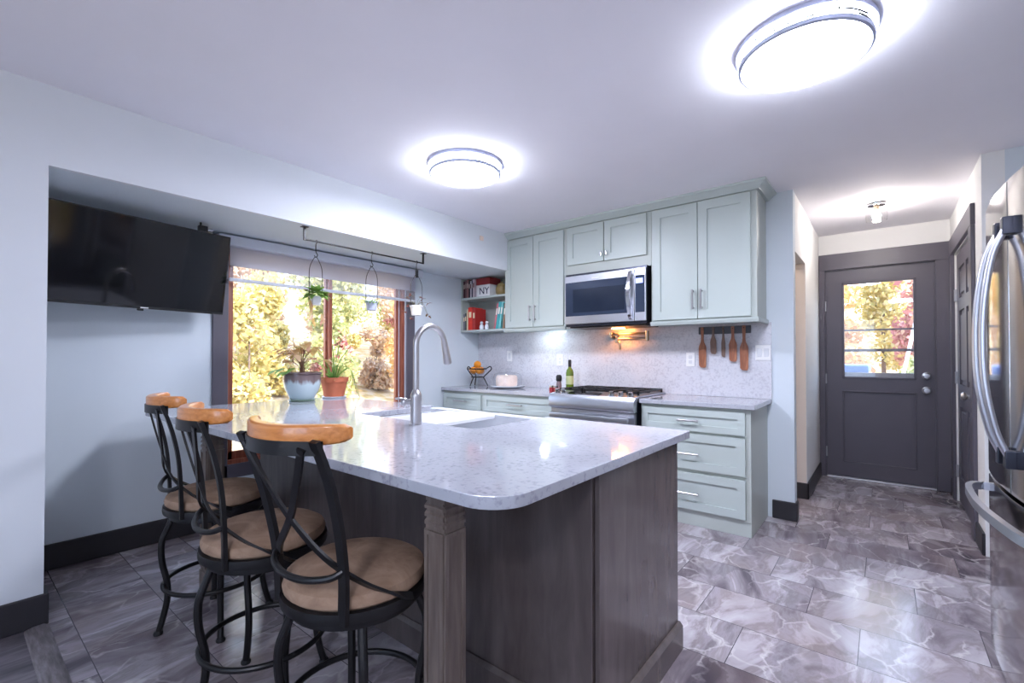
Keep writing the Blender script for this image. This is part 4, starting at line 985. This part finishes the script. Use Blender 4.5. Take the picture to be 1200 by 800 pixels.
part('pot', MB().lathe([(0, 0.006), (0.075, 0.006), (0.082, 0.02), (0.118, 0.09), (0.130, 0.15), (0.128, 0.195), (0.136, 0.2), (0.136, 0.212), (0.122, 0.212), (0.118, 0.18), (0, 0.178)], (px_, py_, ZT), 40), glaze(), t)
part('saucer', MB().lathe([(0, 0.0008), (0.085, 0.0008), (0.094, 0.014), (0.09, 0.016), (0.08, 0.005), (0, 0.005)], (px_, py_, ZT), 36), mat('green_glaze', (120, 142, 124), 0.2), t)
part('soil', MB().lathe([(0.117, 0.182), (0.06, 0.19), (0, 0.188)], (px_, py_, ZT), 28), M['soil'], t, solid=False)
fo, st = MB(), MB(); c = Vector((px_, py_, ZT+0.185))
for i in range(26):
    d = rdir(0.3, 1.0); ln = random.uniform(0.15, 0.29)
    e = c + Vector((d.x*ln*0.62, d.y*ln*0.62, abs(d.z)*ln+0.03))
    st.tube(smooth_path([c+Vector((d.x*0.02, d.y*0.02, 0)), c+Vector((d.x*0.03, d.y*0.03, (e.z-c.z)*0.6)), e], 4), 0.0019, 5)
    for k2 in range(3): leaf(fo, e, Vector((d.x+random.uniform(-1, 1), d.y+random.uniform(-1, 1), random.uniform(-0.6, 0.3))), (0, 0, 1), random.uniform(0.05, 0.078), random.uniform(0.042, 0.06), 0.3)
part('foliage', fo, M['leafbronze'], t, solid=False)
part('stems', st, M['stembrown'], t)
fo = MB()
for dy, dx, dz in ((-0.13, 0.05, 0.035), (-0.18, 0.03, 0.05), (-0.10, 0.06, 0.04), (-0.15, 0.07, 0.06), (-0.08, 0.08, 0.06)):
    leaf(fo, c+Vector((dx, dy, dz)), (0.2, -1, -0.25), (0, 0, 1), 0.10, 0.055, 0.2)
part('low_leaves', fo, M['leafgreen'], t, 'low green leaves on the left', solid=False)

px_, py_ = -3.41, 1.97
t = thing('potted_plant', 'grassy spider plant in a terracotta pot on the countertop', 'plant', (px_, py_, ZT+0.0005))
part('pot', MB().lathe([(0, 0.012), (0.076, 0.012), (0.098, 0.125), (0.106, 0.126), (0.109, 0.162), (0.098, 0.162), (0.094, 0.135), (0, 0.133)], (px_, py_, ZT), 36), M['terracotta'], t)
part('saucer', MB().lathe([(0, 0.0008), (0.085, 0.0008), (0.095, 0.013), (0.09, 0.014), (0.08, 0.006), (0, 0.006)], (px_, py_, ZT), 36), M['white'], t)
part('soil', MB().lathe([(0.094, 0.137), (0.05, 0.142), (0, 0.14)], (px_, py_, ZT), 28), M['soil'], t, solid=False)
fo = MB(); c = Vector((px_, py_, ZT+0.14))
for i in range(17):
    d = rdir(0.35, 1.0); L_ = random.uniform(0.14, 0.32)
    b0 = c + Vector((d.x*0.03, d.y*0.03, 0))
    pth = smooth_path([b0, b0+Vector((d.x*L_*0.4, d.y*L_*0.4, L_*0.6)), b0+Vector((d.x*L_, d.y*L_, L_*(0.9 if i % 3 == 0 else 0.45)))], 5)
    fo.tube(pth, [0.0032*(1-0.7*k2/(len(pth)-1)) for k2 in range(len(pth))], 4)
for (dx, dy, dz) in ((0.05, 0.03, 0.30), (0.02, -0.03, 0.25), (0.06, 0.10, 0.24)):
    fo.tube(smooth_path([c, c+Vector((dx*0.4, dy*0.3, dz*0.6)), c+Vector((dx, dy, dz*1.1))], 5), 0.0032, 5)
for i in range(3):
    e = c+Vector((0.05, 0.14+0.03*i, -0.06-0.05*i)); fo.tube(smooth_path([c, c+Vector((0.02, 0.12, 0.09)), e], 6), 0.002, 5)
part('grass_blades', fo, M['leafgreen'], t)
fo = MB()
for i in range(14): leaf(fo, c+Vector((0.03, -0.045, 0.0)), rdir(0.3, 1), (0, 0, 1), random.uniform(0.06, 0.10), 0.03, 0.3)
part('broad_leaves', fo, M['leafgreen'], t, 'pale broad leaves at the left', solid=False)

# ------------------------------------------------------------------ ceiling lights
def drum_light(x, y, label):
    t = thing('ceiling_light', label, 'ceiling light', (x, y, 2.372), group='drum ceiling lights')
    part('base', MB().lathe([(0, 2.4395), (0.238, 2.4395), (0.238, 2.422), (0.226, 2.416), (0, 2.416)], (x, y, 0), 64), M['lamptrim'], t)
    part('band', MB().lathe([(0.217, 2.417), (0.221, 2.386)], (x, y, 0), 64), M['lampband'], t, 'lit side band', solid=False)
    part('rim', MB().lathe([(0.219, 2.389), (0.2275, 2.387), (0.2275, 2.372), (0.219, 2.368), (0.214, 2.372), (0.214, 2.386)], (x, y, 0), 64), M['lamptrim'], t)
    part('diffuser', MB().lathe([(0.2155, 2.377), (0.16, 2.373), (0, 2.371)], (x, y, 0), 64), M['lamp'], t, 'lit white diffuser', solid=False)
    def seg(a0, a1, z0, z1):
        # a thin raised strip bent around the band
        h = 0.0024
        if z0 == z1: z0, z1 = z0-h, z1+h
        else: a0, a1 = a0-h/0.2235, a0+h/0.2235
        n = max(1, int(abs(a1-a0)/0.09)); rows = []
        for k in range(n+1):
            a = a0+(a1-a0)*k/n; c, d = math.cos(a), math.sin(a)
            rows.append([ln.bm.verts.new((x+r*c, y+r*d, z)) for r, z in ((0.2205, z0), (0.2235, z0), (0.2235, z1), (0.2205, z1))])
        for A, B in zip(rows, rows[1:]):
            for q in range(4): ln.bm.faces.new((A[q], A[(q+1) % 4], B[(q+1) % 4], B[q]))
        ln.bm.faces.new(rows[0]); ln.bm.faces.new(rows[-1][::-1])
    for k in range(5):
        ln = MB(); a = k*2*PI/5 + 0.3
        seg(a, a+0.55, 2.408, 2.408); seg(a+0.35, a+0.9, 2.397, 2.397)
        for b_, z0, z1 in ((0.0, 2.396, 2.415), (0.55, 2.397, 2.415), (0.35, 2.391, 2.408), (0.9, 2.391, 2.415)): seg(a+b_, a+b_+0.012, z0, z1)
        part('band_line', ln, M['lampline'], t, 'thin stepped line on the lit band')
drum_light(-2.09, 2.11, 'round lit drum light on the ceiling above the peninsula')
drum_light(-0.24, 2.12, 'large round lit drum light on the ceiling nearest the camera')
drum_light(0.3, -1.3, 'added fill drum light on the ceiling behind the camera, out of view')  # extra unseen fixture, added to lift the overall room light
# small hall lamp, plus an unseen lamp added to brighten the side opening
for hx, hy, bm_, lb in ((-0.037, 4.72, M['bulb'], 'small clear glass flush lamp on the hall ceiling near the far door'), (-1.15, 4.40, M['fillbulb'], 'small unseen fill lamp added on the ceiling inside the side opening of the hall')):
    t = thing('hall_lamp', lb, 'ceiling light', (hx, hy, 2.29))
    part('base', MB().lathe([(0, 2.4395), (0.058, 2.4395), (0.062, 2.432), (0.06, 2.420), (0.045, 2.416), (0, 2.416)], (hx, hy, 0), 28), M['chrome'], t)
    part('socket', MB().cyl((hx, hy, 2.38), (hx, hy, 2.417), 0.02, seg=16), M['brass'], t)
    part('glass_shade', MB().lathe([(0.045, 2.416), (0.052, 2.40), (0.068, 2.385), (0.072, 2.33), (0.068, 2.30), (0.06, 2.295)], (hx, hy, 0), 28), M['lampglass'], t, solid=False)
    part('bulb', MB().lathe([(0, 2.312), (0.018, 2.316), (0.028, 2.335), (0.024, 2.36), (0.013, 2.38), (0, 2.381)], (hx, hy, 0), 18), bm_, t, 'lit bulb')
single('wall_sensor', MB().box(XL, XL+0.012, 3.17, 3.215, 2.300, 2.345, 0.004), M['bread'], (XL+0.006, 3.19, 2.30), 'small cream sensor on the white beam near the cabinets', 'sensor')

# ------------------------------------------------------------------ bar stools
def bar_stool(cx, cy, th, legdeg, label, lean=0.0):
    t = thing('bar_stool', label, 'bar stool', (cx, cy, 0), th, group='swivel bar stools at the peninsula', local=True)
    part('seat', MB().lathe([(0, 0.548), (0.186, 0.548), (0.197, 0.558), (0.200, 0.573), (0.194, 0.588), (0.17, 0.602), (0.10, 0.612), (0, 0.615)], (0, 0, 0), 48), M['suede'], t, 'tan suede cushion')
    part('seat_ring', MB().lathe([(0.188, 0.522), (0.205, 0.522), (0.207, 0.535), (0.205, 0.550), (0.188, 0.550), (0.188, 0.522)], (0, 0, 0), 48)
         .lathe([(0, 0.535), (0.19, 0.535), (0.19, 0.530), (0, 0.530)], (0, 0, 0), 48), M['iron'], t)
    part('swivel_ring', MB().lathe([(0.150, 0.496), (0.182, 0.496), (0.184, 0.506), (0.182, 0.516), (0.150, 0.516), (0.150, 0.496)], (0, 0, 0), 40)
         .box(-0.16, 0.16, -0.05, 0.05, 0.505, 0.53).box(-0.05, 0.05, -0.16, 0.16, 0.505, 0.53), M['iron'], t)
    for k in range(4):
        a = math.radians(legdeg + 90*k) - th; u = Vector((math.cos(a), math.sin(a), 0)); Z = Vector((0, 0, 1))
        pth = smooth_path([u*0.163+Z*0.508, u*0.186+Z*0.45, u*0.206+Z*0.39, u*0.204+Z*0.31, u*0.186+Z*0.22, u*0.184+Z*0.15, u*0.198+Z*0.07, u*0.214+Z*0.012], 5)
        lg = part('leg', MB().tube(pth, 0.0125, 10), M['iron'], t)
        part('foot_pad', MB().lathe([(0, 0.0005), (0.017, 0.0005), (0.018, 0.008), (0.014, 0.016), (0, 0.018)], tuple(u*0.215), 14), M['rubber'], lg)
    part('foot_ring', MB().tube(arc((0, 0, 0.205), 0.200, 0, 2*PI*47/48, 47, (1, 0, 0), (0, 1, 0)), 0.0095, 10, closed=True), M['iron'], t)
    for s in (-1, 1):
        up = smooth_path([(s*0.126, -0.160, 0.524), (s*0.132, -0.164, 0.65), (s*0.138, -0.174-lean*0.4, 0.78), (s*0.142, -0.198-lean*0.7, 0.90), (s*0.144, -0.232-lean, 1.004)], 5)
        part('back_upright', MB().tube(up, 0.01, flat=(0.013, 0.027, (1, 0, 0))), M['iron'], t)
        xb = smooth_path([(s*0.112, -0.243-lean, 0.985), (s*0.06, -0.226-lean*0.7, 0.885), (0.0, -0.208-lean*0.4, 0.790), (-s*0.09, -0.186, 0.695), (-s*0.160, -0.128, 0.625), (-s*0.204, -0.055, 0.575), (-s*0.209, 0.005, 0.545)], 5)
        part('cross_bar', MB().tube(xb, 0.008, flat=(0.019, 0.007, (0.35*s, -1, 0.15))), M['iron'], t)
    part('back_hoop', MB().tube(smooth_path([(-0.132, -0.166, 0.662), (-0.108, -0.19, 0.648), (-0.04, -0.21, 0.638), (0.04, -0.21, 0.638), (0.108, -0.19, 0.648), (0.132, -0.166, 0.662)], 6), 0.009, 10), M['iron'], t)
    def cv(x): return -0.262 - lean + 0.085*(x/0.19)**2
    bar = [(x, cv(x)-0.004, 0.985) for x in [-0.15 + 0.30*k/14 for k in range(15)]]
    part('rail_bracket', MB().tube(bar, 0.01, flat=(0.034, 0.006, (0, -1, 0))), M['iron'], t)
    # wooden crest rail: curved, thicker in the middle, with rounded ends
    m = MB(); rings = []
    n = 28
    for k in range(n+1):
        x = -0.186 + 0.372*k/n; f = abs(x)/0.186
        hh = 0.026*(1-0.2*f**4) if 0 < k < n else 0.014; tt = 0.019*(1-0.2*f**4) if 0 < k < n else 0.010
        y = cv(x)+0.016; z = 1.012 + 0.006*f*f
        prof = [(-tt, -hh*0.75), (-tt*0.6, -hh), (tt*0.6, -hh), (tt, -hh*0.7), (tt, hh*0.7), (tt*0.6, hh), (-tt*0.6, hh), (-tt, hh*0.75)]
        rings.append([m.bm.verts.new((x, y+a, z+b_)) for a, b_ in prof])
    for A, B in zip(rings, rings[1:]):
        for k in range(8): m.bm.faces.new((A[k], A[(k+1) % 8], B[(k+1) % 8], B[k]))
    m.bm.faces.new(rings[0][::-1]); m.bm.faces.new(rings[-1])
    part('crest_rail', m, M['honey'], t, 'honey-coloured wooden crest rail', sm=50)
    return t
bar_stool(-1.22, 0.78, math.radians(10), 62, 'bar stool nearest the camera, beside the square corner post, tan seat turned outward', 0.03)
bar_stool(-1.745, 0.745, math.radians(-6), -5, 'middle of the three bar stools along the peninsula')
bar_stool(-2.40, 0.81, math.radians(-6), -15, 'farthest bar stool, below the television beside the alcove wall')

# ------------------------------------------------------------------ refrigerator
fw = 0.905
ang = math.radians(4.0)
# local: y from near edge (0) to far edge (fw), front plane x = 0 facing -x
base_far = Vector((0.385, 2.74, 0)); ydir = Vector((-math.sin(ang), math.cos(ang), 0))
o0 = base_far - ydir*fw
t = thing('refrigerator', 'polished stainless french-door refrigerator at the right edge', 'refrigerator', o0, ang, local=True)
part('cabinet', MB().box(0.03, 0.70, 0.004, fw-0.004, 0.02, 1.785, 0.004, 1), M['darksteel'], t)
def bulged(y0, y1, z0, z1, yc, half, bul=0.035, th=0.05, n=14):
    m = MB(); fr_, bk = [], []
    def fx(y): return -th - bul*(1-((y-yc)/half)**2)
    ysx = [y0 + (y1-y0)*k/n for k in range(n+1)]
    out = [(fx(y), y) for y in ysx] + [(0.026, y1), (0.026, y0)]
    return m.prism(out, z0, z1, 'z', 0.004)
half = fw/2
part('door', bulged(0.003, half-0.003, 0.735, 1.805, half, half), M['mirror_steel'], t)
dfar = part('door', bulged(half+0.003, fw-0.003, 0.735, 1.805, half, half), M['mirror_steel'], t)
dfrz = part('freezer_drawer', bulged(0.003, fw-0.003, 0.06, 0.722, half, half), M['mirror_steel'], t)
part('base_grille', MB().box(0.0, 0.03, 0.01, fw-0.01, 0.002, 0.055), M['plasticblack'], t)
part('hinge_cover', MB().box(-0.02, 0.10, fw-0.10, fw-0.01, 1.785, 1.815, 0.006).box(-0.02, 0.10, 0.01, 0.10, 1.785, 1.815, 0.006), M['plasticblack'], t)
for yh, lb in ((half+0.045, 'far'), (half-0.045, 'near')):
    xs = -0.086
    hp = smooth_path([(xs-0.012, yh, 0.865), (xs-0.042, yh, 0.95), (xs-0.066, yh, 1.10), (xs-0.072, yh, 1.25), (xs-0.066, yh, 1.40), (xs-0.045, yh, 1.55), (xs-0.012, yh, 1.635)], 5)
    hd = part('handle', MB().tube(hp, 0.0105, 14), M['steel'], t)
    for z in (0.86, 1.64):
        part('handle_mount', MB().box(xs-0.024, xs+0.004, yh-0.017, yh+0.017, z-0.03, z+0.03, 0.004), M['darksteel'], hd)
hp = smooth_path([(-0.055, fw-0.05, 0.675), (-0.10, fw-0.055, 0.675), (-0.135, fw-0.14, 0.675), (-0.155, half+0.1, 0.675), (-0.157, half, 0.675), (-0.155, half-0.1, 0.675), (-0.135, 0.14, 0.675), (-0.10, 0.055, 0.675), (-0.055, 0.05, 0.675)], 6)
part('handle', MB().tube(hp, 0.013, flat=(0.03, 0.020, (-1, 0, 0.001))), M['steel'], t)

# ------------------------------------------------------------------ outside
random.seed(11)
gm = ramp_mat('leaf_littered_ground', [(0.3, (132, 104, 74)), (0.45, (178, 150, 96)), (0.55, (186, 164, 136)), (0.7, (196, 182, 160))], 3.5, rough=0.95, detail=8)
def terrain():
    m = MB(); n = 36; bm = m.bm; V = []
    for i in range(n+1):
        r_ = []
        for j in range(n+1):
            x = -45 + 75*i/n; y = -25 + 75*j/n
            d = max(0, -7-x, y-10.5)
            z = -0.35 + 0.20*d + 0.12*math.sin(x*0.7)*math.cos(y*0.6)*min(1, d/3)
            r_.append(bm.verts.new((x, y, z)))
        V.append(r_)
    for i in range(n):
        for j in range(n): bm.faces.new((V[i][j], V[i+1][j], V[i+1][j+1], V[i][j+1]))
    return m
single('ground', terrain(), gm, (0, 0, -0.35), 'sunlit leaf-strewn ground outside the windows', 'ground', kind='structure', sm=80)
def tree(name, label, x, y, z, h, rad, nleaf, lm, group, trunk_h=0.45, low=0.25, size=0.2):
    t = thing(name, label, 'tree', (x, y, z), group=group)
    tr = MB(); c = Vector((x, y, z))
    topv = c + Vector((random.uniform(-0.3, 0.3), random.uniform(-0.3, 0.3), h*0.9))
    mid = c.lerp(topv, 0.5) + Vector((random.uniform(-0.15, 0.15), random.uniform(-0.15, 0.15), 0))
    tr.tube(smooth_path([c - Vector((0, 0, 0.2)), mid, topv], 6), [0.010*h*(1-0.85*k/12) for k in range(13)], 8)
    for k in range(7):
        f = 0.3 + 0.09*k; b0 = c.lerp(topv, f); a = random.uniform(0, 2*PI)
        e = b0 + Vector((math.cos(a)*rad*0.75, math.sin(a)*rad*0.75, h*0.14))
        tr.tube([b0, b0.lerp(e, 0.5)+Vector((0, 0, 0.1)), e], [0.004*h*(1-f*0.6), 0.0028*h*(1-f*0.6), 0.001*h], 6)
    part('trunk', tr, M['bark'], t)
    verts, faces = [], []
    blobs = [(Vector((random.uniform(-1, 1)*rad*0.6, random.uniform(-1, 1)*rad*0.6, h*random.uniform(low, 0.95))), rad*random.uniform(0.4, 0.6)) for _ in range(16)]
    for i in range(nleaf):
        bc, br_ = random.choice(blobs); d = rdir(-1, 1)
        p = bc + d*br_*random.random()**0.4
        if p.z < 0.1: p.z = 0.1 + random.random()*0.3
        nn = rdir(-1, 1); s = nn.orthogonal().normalized(); q = nn.cross(s)
        ca = random.uniform(0, 2*PI); s, q = s*math.cos(ca)+q*math.sin(ca), q*math.cos(ca)-s*math.sin(ca)
        L_ = size*random.uniform(0.6, 1.3); k = len(verts)
        verts += [p - s*L_*0.5, p + q*L_*0.3, p + s*L_*0.5, p - q*L_*0.3]; faces.append((k, k+1, k+2, k+3))
    me = bpy.data.meshes.new('foliage'); me.from_pydata([tuple(v) for v in verts], [], faces); me.materials.append(lm)
    o = bpy.data.objects.new('foliage', me); COL.objects.link(o); o.parent = t
    return t
LY = leaf_mat('yellow_autumn_leaves', [(209, 190, 113), (220, 207, 148), (197, 174, 103), (186, 183, 126), (225, 212, 174)], 0.4)
LG = leaf_mat('yellow_green_leaves', [(171, 179, 118), (195, 195, 135), (209, 200, 142), (152, 164, 111), (202, 200, 169)], 0.4)
LO_ = leaf_mat('orange_autumn_leaves', [(215, 171, 107), (220, 190, 128), (205, 152, 96), (220, 200, 144)], 0.4)
LR = leaf_mat('red_autumn_leaves', [(193, 126, 121), (205, 146, 137), (171, 109, 113), (209, 167, 150), (207, 179, 139)], 0.4)
LP = leaf_mat('pale_peach_leaves', [(212, 186, 155), (220, 200, 171), (205, 169, 142), (222, 207, 186), (188, 169, 160)], 0.4)
def gz(x, y): return -0.35 + 0.20*max(0, -7-x, y-10.5)
TW = [(-8.8, 3.4, 2.6, 0.72, LY, 'low yellow tree just outside the left window pane'),
      (-8.8, 5.15, 3.0, 0.72, LG, 'low yellow-green tree seen through the middle of the left window pane'),
      (-8.8, 6.95, 2.5, 0.72, LO_, 'low orange tree just outside the right window pane'),
      (-11.8, 4.3, 4.4, 0.98, LP, 'pale peach tree behind the low yellow tree'),
      (-11.8, 6.8, 4.6, 0.98, LG, 'yellow-green tree behind the window mullion'),
      (-11.8, 9.3, 4.2, 0.98, LP, 'pale peach tree in the right window pane'),
      (-15.4, 5.3, 6.0, 1.28, LY, 'tall yellow tree far behind the left window pane'),
      (-15.4, 8.5, 6.4, 1.28, LP, 'tall pale tree far behind the window mullion'),
      (-15.4, 11.8, 6.0, 1.28, LY, 'tall yellow tree far behind the right window pane'),
      (-19.8, 7.2, 8.0, 1.75, LG, 'tall yellow-green tree on the far slope at the left'),
      (-19.8, 11.6, 8.0, 1.75, LP, 'tall peach tree on the far slope in the middle'),
      (-19.8, 16.0, 8.0, 1.75, LR, 'tall reddish tree on the far slope at the right')]
for k, (x, y) in enumerate(((-10.3, 3.3), (-10.3, 4.6), (-10.3, 5.9), (-10.3, 7.2), (-10.3, 8.5), (-13.5, 5.6), (-13.5, 8.0), (-13.5, 10.4))):
    TW.append((x, y, 1.7 if k < 5 else 3.2, 0.42 if k < 5 else 0.6, (LP, LY, LR, LP, LO_)[k % 5], ('pale bush', 'yellow bush', 'reddish bush', 'peach bush', 'orange bush', 'slim pale tree', 'slim yellow tree', 'slim reddish tree')[k] + ' on the slope ' + ('between the low and the taller trees outside the kitchen window' if k < 5 else 'between the taller trees outside the kitchen window')))
for x, y, h, r_, lm, lb in TW:
    tree('autumn_tree', lb, x, y, gz(x, y), h, r_, 4200, lm, 'autumn trees outside the kitchen window', size=0.17 if h > 5 else 0.13, low=0.05)
TD = [(-0.95, 12.5, 4.0, 0.75, LO_, 'orange tree at the left of the far door glass'),
      (0.9, 12.5, 3.8, 0.75, LR, 'red tree at the right of the far door glass'),
      (-2.1, 15.2, 5.2, 0.82, LY, 'yellow tree behind the orange one outside the far door'),
      (0.0, 15.2, 5.4, 0.82, LY, 'yellow tree in the middle of the far door glass'),
      (2.1, 15.2, 5.2, 0.82, LO_, 'amber tree behind the red one outside the far door'),
      (-1.6, 18.4, 6.5, 1.25, LP, 'tall pale tree at the back left of the far door glass'),
      (1.7, 18.4, 6.5, 1.25, LG, 'tall yellow-green tree at the back right of the far door glass'),
      (0.55, 10.5, 1.5, 0.45, LG, 'low green bush at the lower right of the far door glass')]
for x, y, h, r_, lm, lb in TD:
    tree('autumn_tree', lb, x, y, gz(x, y), h, r_, 4200, lm, 'autumn trees outside the far door', size=0.14, low=0.08)
# deck with hot tub behind the far door
deckm = ramp_mat('weathered_deck_board', [(0.3, (92, 86, 88)), (0.6, (118, 110, 112))], 5, (1, 8, 1), 0.8)
single('deck', MB().box(-3.0, 3.0, YD+0.16, 9.2, -0.30, -0.1), deckm, (0, 7.5, -0.3), 'weathered wooden deck outside the far door', 'deck')
t = thing('hot_tub', 'blue-covered tub on the deck outside the far door', 'hot tub', (-0.55, 8.3, -0.1))
part('cover', MB().box(-1.05, -0.15, 7.7, 8.9, 0.99, 1.10, 0.03), mat('blue_vinyl_cover', (70, 92, 140), 0.5), t, 'blue cover')
part('shell', MB().box(-1.0, -0.2, 7.75, 8.85, -0.099, 0.99, 0.03), mat('grey_tub_shell', (170, 160, 164), 0.6), t)
t = thing('deck_railing', 'wooden deck railing behind the blue tub', 'railing', (0, 9.1, -0.1))
part('top_rail', MB().box(-3, 3, 9.05, 9.15, 0.90, 0.95), deckm, t)
for k in range(7): part('rail_post', MB().box(-2.95+0.98*k-0.04, -2.95+0.98*k+0.04, 9.06, 9.14, -0.099, 0.90), deckm, t)
single('leaning_pole', MB().cyl((0.02, 9.8, -0.3), (0.55, 9.8, 2.6), 0.025, seg=10), M['white'], (0.02, 9.8, -0.3), 'slanted white pole seen through the far door glass', 'pole')
